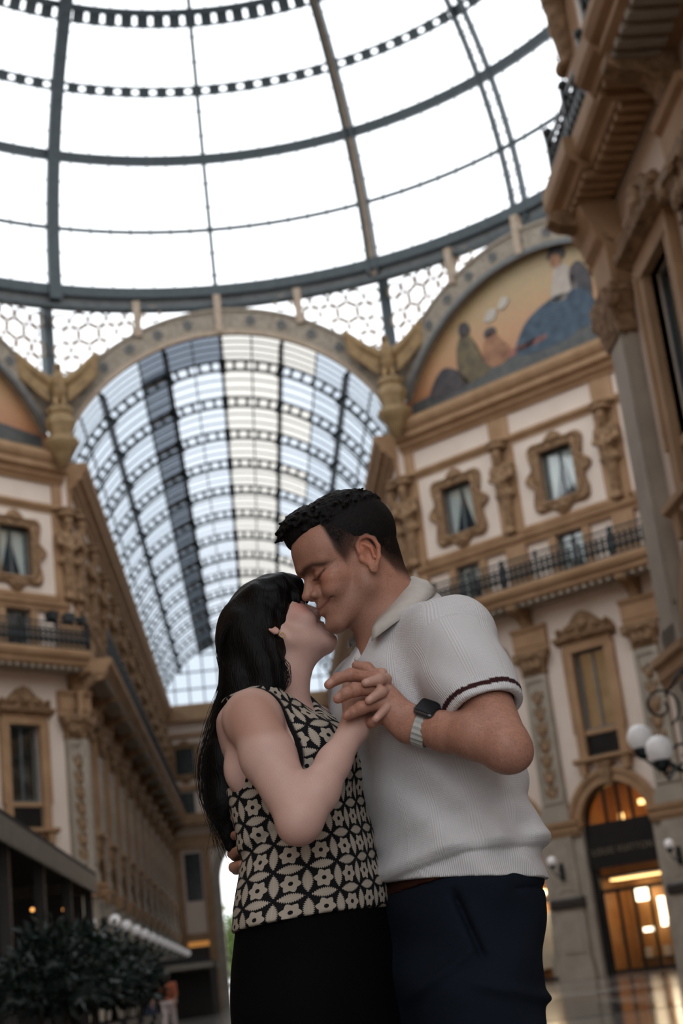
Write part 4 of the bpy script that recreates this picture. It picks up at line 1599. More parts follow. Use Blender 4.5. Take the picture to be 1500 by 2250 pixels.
# ------------------------------------------------------------------ cafe pavilion with scalloped valance
def pavilion(loc, x0, x1, y0, y1, h, label, bulbs=True):
    o = empty('cafe_pavilion', loc)
    tag(o, label, 'pavilion')
    MB().box(x0 - 0.05, x1 + 0.05, y0 - 0.05, y1 + 0.05, h - 0.06, h + 0.05).build('roof', 'awning_dark', o)
    MB().prism([(x0, h + 0.05), (x1, h + 0.05), (x1 - 0.5, h + 0.30), (x0 + 0.5, h + 0.30)], y0, y1).build('roof_top', 'awning_dark', o)

    def valance(p0, p1, nrm):
        L_ = math.dist(p0, p1)
        n = max(4, int(L_ / 0.16))
        vb = MB()
        for i in range(n):
            for j in range(4):
                t0, t1 = (i + j / 4) / n, (i + (j + 1) / 4) / n
                d0, d1 = 0.27 + 0.07 * math.sin(PI * j / 4), 0.27 + 0.07 * math.sin(PI * (j + 1) / 4)
                q0 = (p0[0] + (p1[0] - p0[0]) * t0, p0[1] + (p1[1] - p0[1]) * t0)
                q1 = (p0[0] + (p1[0] - p0[0]) * t1, p0[1] + (p1[1] - p0[1]) * t1)
                e = 0.012
                vb.add([(q0[0], q0[1], h - 0.02), (q1[0], q1[1], h - 0.02), (q1[0], q1[1], h - d1), (q0[0], q0[1], h - d0),
                        (q0[0] - nrm[0] * e, q0[1] - nrm[1] * e, h - 0.02), (q1[0] - nrm[0] * e, q1[1] - nrm[1] * e, h - 0.02), (q1[0] - nrm[0] * e, q1[1] - nrm[1] * e, h - d1), (q0[0] - nrm[0] * e, q0[1] - nrm[1] * e, h - d0)],
                       [(0, 1, 2, 3), (7, 6, 5, 4), (0, 4, 5, 1), (2, 6, 7, 3)])
        vb.build('valance', 'awning', o)
    valance((x1 + 0.06, y0), (x1 + 0.06, y1), (1, 0))
    valance((x0, y1 + 0.06), (x1, y1 + 0.06), (0, 1))
    valance((x0, y0 - 0.06), (x1, y0 - 0.06), (0, -1))
    ny = max(2, int((y1 - y0) / 3.0) + 1)
    for i in range(ny):
        y = y0 + 0.1 + (y1 - y0 - 0.2) * i / (ny - 1)
        for x in (x0 + 0.1, x1 - 0.1):
            MB().box(x - 0.07, x + 0.07, y - 0.07, y + 0.07, 0.0, h - 0.06).build('post', 'wood_dark', o)
    MB().box(x0 + 0.1, x0 + 0.16, y0, y1, 0.0, h - 0.1).build('back_screen', 'wood_dark', o)
    MB().box(x0 + 0.2, x1 - 0.2, y1 - 0.16, y1 - 0.12, 0.0, h - 0.3).build('end_screen', 'wood_dark', o)
    if bulbs:
        for (bx, by, bz) in ((-4.2, -19.0, 2.55), (-5.0, -18.2, 2.45), (-4.6, -21.0, 2.5), (-3.9, -17.4, 2.6), (-5.3, -20.0, 2.3)):
            MB().sphere((bx - loc[0], by - loc[1], bz), 0.03, 10, 8).build('bulb', 'bulb', o, smooth=True)
            MB().box(bx - loc[0] - 0.01, bx - loc[0] + 0.01, by - loc[1] - 0.01, by - loc[1] + 0.01, bz, h - 0.06).build('flex', 'iron_black', o)
    return o


pavilion((-5.2, -22.0, 0), -1.7, 1.7, -6.5, 5.8, 3.2, 'dark cafe pavilion with a pale scalloped valance at the frame edge')
pavilion((-5.0, 42.0, 0), -1.6, 1.6, -2.0, 5.0, 2.75, 'small distant cafe pavilion far down the arm', False)

# ------------------------------------------------------------------ planters with leafy shrubs along the pavilion
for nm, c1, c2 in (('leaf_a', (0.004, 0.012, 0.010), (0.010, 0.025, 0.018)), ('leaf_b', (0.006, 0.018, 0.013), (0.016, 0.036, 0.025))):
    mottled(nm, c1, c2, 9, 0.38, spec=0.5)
mottled('planter', (0.012, 0.014, 0.018), (0.022, 0.025, 0.03), 5, 0.4)
mottled('bark', (0.03, 0.02, 0.012), (0.05, 0.035, 0.02), 12, 0.9)
mottled('soil', (0.015, 0.010, 0.007), (0.03, 0.02, 0.014), 12, 0.95)


def leaf_cloud(n, cx, cy, cz, rx, ry, rz_, seed, size=0.09):
    r = np.random.default_rng(seed)
    mb = MB()
    for i in range(n):
        d = r.normal(size=3)
        d /= np.linalg.norm(d)
        q = r.random() ** 0.4
        lump = 1 + 0.25 * math.sin(5 * d[0] + seed) * math.cos(4 * d[1] + 2 * d[2])
        p = np.array((cx + rx * d[0] * q * lump, cy + ry * d[1] * q * lump, cz + rz_ * d[2] * q * lump))
        if p[2] < cz - rz_ * 0.92 or p[2] < 0.22:
            continue
        u = r.normal(size=3) + d * 0.8
        u /= np.linalg.norm(u)
        w = np.cross(u, r.normal(size=3))
        w /= np.linalg.norm(w)
        s = size * r.uniform(0.6, 1.3)
        nrm = np.cross(u, w) * s * 0.12
        a, b_, c_, e = p, p + u * s * 0.5 + w * s * 0.24 + nrm, p + u * s, p + u * s * 0.5 - w * s * 0.24 + nrm
        mb.add([a, b_, c_, e], [(0, 1, 2), (0, 2, 3)])
    return mb


labs = ['dark leafy shrub in the planter at the frame edge', 'second dark leafy shrub from the frame edge', 'leafy shrub at the middle of the planter row', 'leafy shrub second from the far end of the planter row', 'leafy shrub at the far end of the planter row, nearest the couple']
for i, (x, y, h) in enumerate(((-2.72, -28.2, 1.66), (-2.70, -26.0, 1.74), (-2.68, -23.8, 1.75), (-2.66, -21.5, 1.68), (-2.66, -19.0, 1.64))):
    p = empty('planter_box', (x, y, 0))
    tag(p, labs[i].replace('dark leafy shrub in the planter', 'dark planter box').replace('second dark leafy shrub', 'second dark planter box').replace('leafy shrub', 'dark planter box').replace(' of the planter row', ' of the row'), 'planter', 'planter boxes beside the pavilion')
    MB().box(-0.32, 0.32, -0.75, 0.75, 0.04, 0.72).box(-0.36, 0.36, -0.79, 0.79, 0.66, 0.74).build('box', 'planter', p)
    for sx in (-0.26, 0.26):
        for sy in (-0.66, 0.66):
            MB().box(sx - 0.04, sx + 0.04, sy - 0.04, sy + 0.04, 0, 0.05).build('foot', 'planter', p)
    MB().box(-0.31, 0.31, -0.74, 0.74, 0.72, 0.745).build('soil', 'soil', p)
    s = empty('shrub', (x, y, 0.745))
    tag(s, labs[i], 'shrub', 'shrubs beside the pavilion')
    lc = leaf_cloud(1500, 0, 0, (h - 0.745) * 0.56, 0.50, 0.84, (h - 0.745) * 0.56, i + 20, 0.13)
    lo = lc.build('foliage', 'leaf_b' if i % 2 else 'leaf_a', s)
    lo['kind'] = 'stuff'
    st = MB()
    for k in range(5):
        a = random.uniform(0, 6.28)
        st.tube([(0.1 * math.cos(a), 0.3 * math.sin(a), 0), (0.2 * math.cos(a), 0.5 * math.sin(a), 0.4), (0.3 * math.cos(a), 0.6 * math.sin(a), 0.75)], [0.018, 0.014, 0.006], 5)
    st.build('stem', 'bark', s)

# ------------------------------------------------------------------ strollers far behind
for nm, c in (('cloth_orange', (0.34, 0.10, 0.05)), ('cloth_white', (0.62, 0.56, 0.56)), ('cloth_blue', (0.05, 0.08, 0.15)), ('cloth_navy', (0.02, 0.03, 0.06)), ('cloth_grey', (0.2, 0.2, 0.2))):
    principled(nm, c, 0.85)
principled('skin_far', (0.42, 0.24, 0.17), 0.6)
principled('hair_far', (0.02, 0.014, 0.012), 0.6)


def stroller(loc, rz, h, topm, legm, label, stride=0.16):
    k = h / 1.7
    f = Field((-0.5, -0.5, -0.02), (0.5, 0.5, 1.85), 0.02)
    S = lambda *p: tuple(q * k for q in p)
    f.ell(S(0, -0.01, 1.58), (0.085 * k, 0.1 * k, 0.12 * k), 0.0)
    f.cone(S(0, 0, 1.42), S(0, 0, 1.5), 0.05 * k, 0.045 * k, 0.03)
    f.ell(S(0, 0, 1.25), (0.19 * k, 0.11 * k, 0.2 * k), 0.05)
    f.ell(S(0, 0, 1.02), (0.15 * k, 0.1 * k, 0.16 * k), 0.06)
    f.ell(S(0, 0, 0.9), (0.17 * k, 0.115 * k, 0.12 * k), 0.06)
    for sx in (-1, 1):
        f.chain([S(sx * 0.09, 0, 0.86), S(sx * 0.09, sx * stride * 0.5, 0.48), S(sx * 0.09, sx * stride, 0.09)], [0.085 * k, 0.058 * k, 0.042 * k], 0.03)
        f.cone(S(sx * 0.09, sx * stride + 0.02, 0.045), S(sx * 0.1, sx * stride - 0.14, 0.035), 0.04 * k, 0.03 * k, 0.02)
        f.chain([S(sx * 0.19, 0, 1.37), S(sx * 0.24, -sx * 0.05, 1.1), S(sx * 0.23, -sx * 0.12, 0.86)], [0.055 * k, 0.042 * k, 0.032 * k], 0.03)
        f.ell(S(sx * 0.23, -sx * 0.13, 0.79), (0.028 * k, 0.035 * k, 0.05 * k), 0.02)
    me = f.mesh('person', ['skin_far'], 1)
    o = put('person', me, None, loc, rz)
    tag(o, label, 'person')
    for nm, z0, z1, mt, gr in (('top', 0.93, 1.43, topm, 0.018), ('trousers', 0.07, 0.97, legm, 0.022)):
        g = Field((-0.5, -0.5, -0.02), (0.5, 0.5, 1.85), 0.02)
        g.D = (f.D - gr).astype(np.float32)
        g.cut((0, 0, z1 * k), (0, 0, 1))
        g.cut((0, 0, z0 * k), (0, 0, -1))
        if nm == 'trousers':
            for sx in (-1, 1):
                g.cone(S(sx * 0.235, -sx * 0.12, 0.97), S(sx * 0.235, -sx * 0.12, 0.7), 0.055, 0.055, 0, 'sub')
        else:
            for sx in (-1, 1):
                g.cone(S(sx * 0.245, -sx * 0.07, 1.02), S(sx * 0.235, -sx * 0.13, 0.8), 0.065, 0.065, 0, 'sub')
        put(nm, g.mesh(nm, mt, 1), o)
    hh = Field((-0.2, -0.2, 1.2), (0.2, 0.2, 1.85), 0.015)
    hh.ell(S(0, 0.012, 1.61), (0.098 * k, 0.108 * k, 0.115 * k), 0.0)
    hh.ell(S(0, 0.06, 1.48), (0.095 * k, 0.06 * k, 0.16 * k), 0.05)
    hh.ell(S(0, -0.10, 1.55), (0.085 * k, 0.07 * k, 0.1 * k), 0.02, 'sub')
    put('hair', hh.mesh('hair', 'hair_far', 1), o)
    return o


stroller((-3.2, -2.6, 0), PI * 0.9, 1.66, 'cloth_orange', 'cloth_white', 'distant stroller in rust top and white trousers beyond the shrubs')
stroller((-3.95, 0.6, 0), PI * 0.8, 1.72, 'cloth_orange', 'cloth_blue', 'distant stroller in rust top and blue jeans beside the white-trousered one')
stroller((-2.2, 52.0, 0), 0.3, 1.7, 'cloth_navy', 'cloth_grey', 'tiny stroller in dark jacket near the far archway')

# ------------------------------------------------------------------ trees and pavement in the daylight beyond the far archway
mottled('tree_leaf', (0.10, 0.17, 0.04), (0.22, 0.30, 0.09), 3, 0.6)
mottled('far_stone', (0.62, 0.58, 0.55), (0.72, 0.68, 0.65), 0.4, 0.8)
for i, (x, y, h, r) in enumerate(((-3.4, 98.0, 8.5, 2.6), (2.5, 104.0, 9.5, 3.0), (-7.5, 108.0, 9.0, 3.0))):
    t = empty('tree', (x, y, 0))
    tag(t, ('green tree just outside the far archway, behind the woman', 'green tree beyond the archway hidden behind the couple', 'green tree beyond the archway farther off')[i], 'tree', 'trees beyond the archway')
    lo = leaf_cloud(2600, 0, 0, h * 0.58, r, r, h * 0.40, 40 + i, 0.5).build('crown', 'tree_leaf', t)
    lo['kind'] = 'stuff'
    MB().tube([(0, 0, 0), (0.1, 0, h * 0.3), (0, 0.1, h * 0.6)], [0.22, 0.16, 0.07], 8).build('trunk', 'bark', t)

# ------------------------------------------------------------------ the couple
# local frame of the couple: x to the picture's right, y away from the camera, z up; its origin stands on the floor
G0 = (CAM_LOC[0] + 2.75 * math.sin(YAW), CAM_LOC[1] + 2.75 * math.cos(YAW), 0.0)


def stack(f, secs, ang, k=0.0, op='add', p=2.3, grow=0.0):
    """body section stack: secs = (z, cx, cy, half width, half depth); ang = facing azimuth (radians, from +x)"""
    S = np.array(secs, np.float64)
    z0, z1 = S[0, 0], S[-1, 0]
    m = S[:, 3].max() + grow + 0.03
    w = f.win((S[:, 1].min() - m, S[:, 2].min() - m, z0 - 0.02), (S[:, 1].max() + m, S[:, 2].max() + m, z1 + 0.02))
    if w is None:
        return
    sl, X, Y, Z = w
    zz = Z.ravel()
    # smooth interpolation along z
    def ip(c):
        t = np.interp(zz, S[:, 0], np.arange(len(S)))
        i = np.clip(np.floor(t).astype(int), 0, len(S) - 2)
        u = t - i
        P = S[:, c]
        p0, p1, p2, p3 = P[np.maximum(i - 1, 0)], P[i], P[i + 1], P[np.minimum(i + 2, len(S) - 1)]
        return (0.5 * (2 * p1 + (p2 - p0) * u + (2 * p0 - 5 * p1 + 4 * p2 - p3) * u ** 2 + (3 * p1 - p0 - 3 * p2 + p3) * u ** 3)).astype(np.float32)[None, None, :]
    cx, cy, a, b = ip(1), ip(2), ip(3) + grow, ip(4) + grow
    fx, fy = math.cos(ang), math.sin(ang)
    U = (X - cx) * fx + (Y - cy) * fy
    W = -(X - cx) * fy + (Y - cy) * fx
    q = (np.abs(U / b) ** p + np.abs(W / a) ** p) ** (1 / p)
    d = (q - 1) * np.minimum(a, b)
    d = np.maximum(d, np.maximum(z0 - Z, Z - z1))
    f.comb(sl, d.astype(np.float32), k, op)


class Head:
    def __init__(s, O, F, U, sc):
        s.O = np.array(O, float)
        s.F = np.array(F, float) / np.linalg.norm(F)
        L = np.cross(U, s.F)
        s.L = L / np.linalg.norm(L)
        s.U = np.cross(s.F, s.L)
        s.sc = sc
        s.R = np.stack([s.F, s.L, s.U], 1)

    def p(s, x, y, z):
        return s.O + s.sc * (x * s.F + y * s.L + z * s.U)

    def inv(s, V):
        return (V - s.O) @ s.R / s.sc


def add_head(f, H, male):
    c = H.sc

    def E(p, r, k, op='add', sym=False):
        for sg in ((1, -1) if sym else (1,)):
            f.ell(H.p(p[0], sg * p[1], p[2]), [q * c for q in r], k * c, op, H.R)

    def C(a, b, ra, rb, k, op='add', sym=False):
        for sg in ((1, -1) if sym else (1,)):
            f.cone(H.p(a[0], sg * a[1], a[2]), H.p(b[0], sg * b[1], b[2]), ra * c, rb * c, k * c, op)
    if male:
        E((-0.006, 0, 0.042), (0.094, 0.075, 0.082), 0.0)
        E((0.038, 0, 0.040), (0.057, 0.063, 0.060), 0.03)
    else:
        E((-0.004, 0, 0.034), (0.084, 0.072, 0.072), 0.0)
        E((0.038, 0, 0.032), (0.056, 0.062, 0.056), 0.03)
    E((0.038, 0, -0.025), (0.048, 0.054, 0.066), 0.025)
    E((0.044, 0, -0.066), (0.042, 0.038, 0.033), 0.02)
    C((0.008, 0.047, -0.052), (0.074, 0.016, -0.090), 0.015, 0.016, 0.016, sym=True)
    C((0.000, 0.054, -0.010), (0.008, 0.047, -0.052), 0.015, 0.016, 0.016, sym=True)
    E((0.080, 0, -0.090), (0.020, 0.021, 0.017), 0.010)
    E((0.056, 0.046, -0.015), (0.024, 0.018, 0.017), 0.014, sym=True)
    E((0.064, 0.036, -0.034), (0.023, 0.021, 0.018) if male else (0.024, 0.024, 0.026), 0.012, sym=True)
    C((0.093, 0.008, 0.026), (0.064, 0.050, 0.022), 0.0105 if male else 0.008, 0.009, 0.010, sym=True)
    E((0.062, 0, 0.058), (0.029, 0.045, 0.032), 0.03)
    # eye sockets and closed lids
    E((0.101, 0.028, 0.006), (0.022, 0.019, 0.0125), 0.006, 'sub', True)
    E((0.0700, 0.031, 0.003), (0.0160, 0.018, 0.0125), 0.003, sym=True)
    E((0.0860, 0.024, -0.013), (0.007, 0.012, 0.004), 0.006, 'sub', True)
    # nose
    C((0.086, 0, 0.017), (0.1045, 0, -0.018), 0.0065, 0.0080, 0.007)
    C((0.076, 0, 0.0), (0.089, 0, -0.027), 0.009, 0.0135, 0.007)
    E((0.1060, 0, -0.0215), (0.0112, 0.0100, 0.0092), 0.004)
    E((0.0935, 0.0128, -0.0260), (0.0110, 0.0070, 0.0080), 0.003, sym=True)
    E((0.085, 0.0215, -0.022), (0.006, 0.0035, 0.008), 0.004, 'sub', True)
    E((0.0985, 0.0065, -0.0350), (0.0065, 0.0038, 0.0040), 0.002, 'sub', True)
    # mouth
    E((0.075, 0, -0.054), (0.021, 0.027, 0.024), 0.010)
    C((0.0945, 0.004, -0.0490), (0.079, 0.028, -0.0505), 0.0050, 0.003, 0.004, sym=True)
    C((0.0935, 0.004, -0.0605), (0.079, 0.024, -0.0545), 0.0062, 0.003, 0.004, sym=True)
    C((0.104, 0.0, -0.0550), (0.080, 0.034, -0.0475 if male else -0.053), 0.0021, 0.0013, 0.002, 'sub', True)
    C((0.074, 0.042, -0.048), (0.089, 0.023, -0.026), 0.0022 if male else 0.001, 0.0014, 0.004, 'sub', True)
    # ears
    for sg in (1, -1):
        def q(x, z, fl=0.0):
            return H.p(x, sg * (0.0735 + fl), z - 0.010)
        f.ell(H.p(-0.012, sg * 0.073, -0.004), [0.018 * c, 0.006 * c, 0.026 * c], 0.006 * c, 'add', H.R)
        f.ell(H.p(-0.010, sg * 0.0805, -0.007), [0.0105 * c, 0.0075 * c, 0.0135 * c], 0.003 * c, 'sub', H.R)
        hx = [(0.003, 0.012), (0.002, 0.026), (-0.008, 0.036), (-0.021, 0.036), (-0.031, 0.025), (-0.032, 0.008), (-0.025, -0.010), (-0.014, -0.022)]
        pts = [q(x, z, 0.002 + 0.010 * min(1, max(0, (-x) / 0.03))) for x, z in hx]
        f.chain(pts, [0.0042 * c] * len(pts), 0.003 * c)
        ax = [(-0.010, 0.024), (-0.021, 0.013), (-0.018, -0.006)]
        f.chain([q(x, z, 0.006) for x, z in ax], [0.0034 * c] * 3, 0.003 * c)
        f.ell(q(-0.009, -0.024, 0.003), [0.009 * c, 0.0045 * c, 0.0095 * c], 0.004 * c, 'add', H.R)
        f.ell(q(0.003, 0.0, 0.0), [0.0055 * c, 0.004 * c, 0.007 * c], 0.003 * c, 'add', H.R)


def finger(f, pts, rs, k=0.004):
    f.chain([np.array(p) for p in pts], rs, k)


def seg_dist(V, pts):
    """distance from points to a polyline"""
    best = np.full(len(V), 9.0)
    P = np.array(pts, float)
    for a, b in zip(P[:-1], P[1:]):
        ba = b - a
        t = np.clip((V - a) @ ba / (ba @ ba), 0, 1)
        best = np.minimum(best, np.linalg.norm(V - a - t[:, None] * ba, axis=1))
    return best


def smooth01(x, a, b):
    t = np.clip((x - a) / (b - a), 0, 1)
    return t * t * (3 - 2 * t)


def vnoise(V, s, seed=0):
    """cheap smooth noise from sines, -1..1"""
    r = np.random.default_rng(seed)
    out = np.zeros(len(V))
    for i in range(6):
        d = r.normal(size=3)
        d = d / np.linalg.norm(d) * s * (0.7 + 0.8 * r.random())
        out += np.sin(V @ d + r.random() * 6.28)
    return out / 6 * 1.6


def skin_mat(name, freckle, fscale, fcol, bump):
    m = principled(name, (0.5, 0.3, 0.2), 0.48, spec=0.35, sss=0.08)
    N, L = nt(m)
    b = N['Principled BSDF']
    at = N.new('ShaderNodeAttribute')
    at.attribute_name = 'tint'
    tc = N.new('ShaderNodeTexCoord')
    n = N.new('ShaderNodeTexNoise')
    n.inputs['Scale'].default_value = fscale
    n.inputs['Detail'].default_value = 3
    L.new(tc.outputs['Object'], n.inputs['Vector'])
    r = N.new('ShaderNodeValToRGB')
    r.color_ramp.elements[0].position = 0.52
    r.color_ramp.elements[1].position = 0.66
    r.color_ramp.elements[0].color = (0, 0, 0, 1)
    r.color_ramp.elements[1].color = (1, 1, 1, 1)
    L.new(n.outputs['Fac'], r.inputs['Fac'])
    mu = N.new('ShaderNodeMath')
    mu.operation = 'MULTIPLY'
    mu.inputs[1].default_value = freckle
    L.new(r.outputs['Color'], mu.inputs[0])
    mx = N.new('ShaderNodeMix')
    mx.data_type = 'RGBA'
    mx.blend_type = 'MULTIPLY'
    L.new(mu.outputs[0], mx.inputs[0])
    L.new(at.outputs['Color'], mx.inputs[6])
    mx.inputs[7].default_value = (*fcol, 1)
    L.new(mx.outputs[2], b.inputs['Base Color'])
    # hair-covered skin is matt: gloss follows how bare the skin is
    bw = N.new('ShaderNodeRGBToBW')
    L.new(at.outputs['Color'], bw.inputs[0])
    mg = N.new('ShaderNodeMapRange')
    mg.inputs['From Max'].default_value = 0.2
    mg.inputs['To Min'].default_value = 0.03
    mg.inputs['To Max'].default_value = 0.35
    L.new(bw.outputs[0], mg.inputs['Value'])
    L.new(mg.outputs[0], b.inputs['Specular IOR Level'])
    n2 = N.new('ShaderNodeTexNoise')
    n2.inputs['Scale'].default_value = 900
    L.new(tc.outputs['Object'], n2.inputs['Vector'])
    bp = N.new('ShaderNodeBump')
    bp.inputs['Strength'].default_value = bump
    bp.inputs['Distance'].default_value = 0.0006
    L.new(n2.outputs['Fac'], bp.inputs['Height'])
    L.new(bp.outputs['Normal'], b.inputs['Normal'])
    return m


skin_mat('skin_man', 0.45, 400, (0.62, 0.46, 0.38), 0.35)
skin_mat('skin_woman', 0.20, 480, (0.72, 0.55, 0.46), 0.2)


def hair_mat(name, c1, c2, sx, sy, sz, rough=0.4):
    m = principled(name, c1, rough, spec=0.12)
    N, L = nt(m)
    b = N['Principled BSDF']
    tc = N.new('ShaderNodeTexCoord')
    at = N.new('ShaderNodeAttribute')
    at.attribute_name = 'flow'
    mp = N.new('ShaderNodeMapping')
    mp.inputs['Scale'].default_value = (sx, sy, sz)
    L.new(at.outputs['Vector'], mp.inputs['Vector'])
    n = N.new('ShaderNodeTexNoise')
    n.inputs['Scale'].default_value = 1.0
    n.inputs['Detail'].default_value = 4
    L.new(mp.outputs[0], n.inputs['Vector'])
    r = N.new('ShaderNodeValToRGB')
    r.color_ramp.elements[0].position = 0.35
    r.color_ramp.elements[1].position = 0.7
    r.color_ramp.elements[0].color = (*c1, 1)
    r.color_ramp.elements[1].color = (*c2, 1)
    L.new(n.outputs['Fac'], r.inputs['Fac'])
    L.new(r.outputs['Color'], b.inputs['Base Color'])
    bp = N.new('ShaderNodeBump')
    bp.inputs['Strength'].default_value = 0.8
    bp.inputs['Distance'].default_value = 0.002
    L.new(n.outputs['Fac'], bp.inputs['Height'])
    L.new(bp.outputs['Normal'], b.inputs['Normal'])
    return m


hair_mat('hair_man', (0.0035, 0.003, 0.003), (0.011, 0.009, 0.0085), 260, 260, 260, 0.6)
hair_mat('hair_woman', (0.0018, 0.0016, 0.0017), (0.0055, 0.0044, 0.0040), 420, 420, 12, 0.42)


def person_obj(name, me):
    o = bpy.data.objects.new(name, me)
    COL.objects.link(o)
    o.location = G0
    o.rotation_euler = (0, 0, -YAW)
    return o


def part(name, me, parent, label=None):
    o = bpy.data.objects.new(name, me)
    COL.objects.link(o)
    o.parent = parent
    if label:
        o['label'] = label
    return o


def rot_head(face_x, yaw_deg, pitch_deg, roll_deg=0.0):
    """face_x = +1/-1 facing along x; yaw turns about z, pitch lifts the face"""
    w, p = math.radians(yaw_deg), math.radians(pitch_deg)
    base = np.array([face_x, 0, 0.0])
    cz, sz = math.cos(w), math.sin(w)
    F = np.array([base[0] * cz, base[0] * sz, 0])
    Fp = F * math.cos(p) + np.array([0, 0, 1]) * math.sin(p)
    U = np.array([0, 0, 1]) * math.cos(p) - F * math.sin(p)
    L = np.cross(U, Fp)
    r = math.radians(roll_deg)
    return Fp, U * math.cos(r) + L * math.sin(r)


# ---------------------------------------------------------------- man
MF, MU = rot_head(-1, 13, -19)
HM = Head((0.0100, -0.025, 1.621), MF, MU, 0.99)
M_ANG = math.radians(180 + 25)
M_SECS = [(0.96, 0.120, 0.03, 0.150, 0.105), (1.05, 0.128, 0.03, 0.160, 0.112), (1.15, 0.128, 0.03, 0.178, 0.122), (1.25, 0.108, 0.03, 0.185, 0.124), (1.35, 0.088, 0.028, 0.192, 0.126),
          (1.42, 0.085, 0.025, 0.182, 0.112), (1.47, 0.085, 0.022, 0.135, 0.088), (1.51, 0.080, 0.018, 0.085, 0.068), (1.55, 0.07, 0.01, 0.06, 0.06)]
M_SH = np.array((0.163, -0.135, 1.432))
M_EL = np.array((0.218, -0.290, 1.218))
M_WR = np.array((0.072, -0.200, 1.290))

f = Field((-0.15, -0.44, 1.0), (0.34, 0.22, 1.79), 0.0025)
stack(f, M_SECS, M_ANG, grow=-0.012)
add_head(f, HM, True)
f.cone(HM.p(-0.022, 0, -0.03), (0.066, 0.010, 1.48), 0.052, 0.062, 0.03)
f.cone(HM.p(-0.040, 0, -0.005), (0.088, 0.02, 1.47), 0.046, 0.058, 0.03)
f.cone(HM.p(0.012, 0, -0.070), (0.062, 0.004, 1.46), 0.030, 0.046, 0.02)
# left arm
f.chain([M_SH, M_SH * 0.5 + M_EL * 0.5 + (0.004, 0, 0), M_EL], [0.058, 0.048, 0.039], 0.02)
f.ell(M_EL + (0.010, -0.004, -0.014), (0.030, 0.029, 0.026), 0.012)
f.chain([M_EL, M_EL * 0.68 + M_WR * 0.32 + (0.0, -0.006, 0.006), M_WR * 0.62 + M_EL * 0.38, M_WR], [0.0385, 0.0375, 0.032, 0.0255], 0.016)
f.ell(M_WR * 0.9 + M_EL * 0.1, (0.027, 0.024, 0.031), 0.015)
# left hand: palm away from the camera, fingers laced through hers and pointing left
kn = [(0.028, -0.183, 1.374), (0.024, -0.205, 1.352), (0.027, -0.206, 1.328), (0.034, -0.196, 1.305)]
for i, q in enumerate(kn):
    f.cone(M_WR + (-0.006, 0.0, 0.012 - 0.008 * i), q, 0.021, 0.0125, 0.014)
fing = [
    [kn[0], (-0.016, -0.198, 1.383), (-0.040, -0.204, 1.378), (-0.056, -0.206, 1.369)],
    [kn[1], (-0.012, -0.222, 1.352), (-0.030, -0.222, 1.347), (-0.043, -0.219, 1.341)],
    [kn[2], (-0.006, -0.220, 1.321), (-0.020, -0.218, 1.316), (-0.031, -0.213, 1.312)],
    [kn[3], (0.010, -0.190, 1.300), (-0.004, -0.180, 1.300), (-0.012, -0.174, 1.302)],
]
for i, ch in enumerate(fing):
    r0 = (0.0104, 0.0108, 0.0102, 0.0085)[i]
    finger(f, ch, [r0 * 1.08, r0, r0 * 0.92, r0 * 0.78])
    f.ell(ch[1], (r0 * 1.12,) * 3, 0.004)
finger(f, [M_WR + (-0.01, 0.012, 0.015), (0.030, -0.168, 1.375), (0.012, -0.160, 1.398), (-0.006, -0.158, 1.406)], [0.016, 0.012, 0.010, 0.008], 0.008)
V1, F1 = f.verts()
V1 = laplace(V1, F1, 0.25)
# right arm and hand round her back (mostly hidden)
g = Field((-0.31, -0.08, 1.02), (0.06, 0.34, 1.45), 0.003)
g.chain([(0.02, 0.19, 1.40), (-0.03, 0.28, 1.22), (-0.20, 0.19, 1.13)], [0.055, 0.044, 0.028], 0.02)
hb = np.array((-0.250, 0.10, 1.145))
g.cone((-0.20, 0.19, 1.13), hb, 0.028, 0.03, 0.02)
for i, (dz, tx, ty) in enumerate(((0.038, -0.246, -0.045), (0.008, -0.244, -0.047), (-0.020, -0.246, -0.042), (-0.044, -0.246, -0.030))):
    finger(g, [hb + (0, 0, dz * 0.6), (-0.264, 0.055, 1.148 + dz), (-0.264, 0.005, 1.148 + dz), (tx, ty, 1.150 + dz)], [0.011, 0.0095, 0.0088, 0.0070])
V2, F2 = g.verts()
V2 = laplace(V2, F2, 0.4)
V = np.concatenate([V1, V2])
F_ = np.concatenate([F1, F2 + len(V1)])
man_me = np_mesh('person', V, F_, 'skin_man')
# skin tones
h = HM.inv(V)
base = np.array((0.415, 0.208, 0.145))
tint = np.tile(base, (len(V), 1))
tint *= (1 + 0.07 * vnoise(V, 60, 1) + 0.05 * vnoise(V, 180, 2))[:, None]


def mixc(t, m, c):
    return t * (1 - m[:, None]) + np.array(c) * m[:, None]


head_m = smooth01(h[:, 2], -0.16, -0.12)
red = np.exp(-((h[:, 0] - 0.075) ** 2 + (np.abs(h[:, 1]) - 0.045) ** 2 + (h[:, 2] + 0.012) ** 2) / 0.022 ** 2) * 0.5
tint = mixc(tint, red * head_m, (0.46, 0.17, 0.115))
ear = (np.exp(-((h[:, 0] + 0.016) ** 2 / 0.028 ** 2 + (h[:, 2] - 0.004) ** 2 / 0.036 ** 2)) * smooth01(np.abs(h[:, 1]), 0.070, 0.078)) * 0.7
tint = mixc(tint, ear, (0.55, 0.19, 0.11))
# stubble on jaw and upper lip
st = smooth01(-h[:, 2], 0.018, 0.05) * smooth01(h[:, 0], -0.03, 0.02) * smooth01(h[:, 2], -0.15, -0.12) * 0.32
tint = mixc(tint, st * (0.6 + 0.5 * np.random.default_rng(6).random(len(V))), (0.20, 0.125, 0.095))
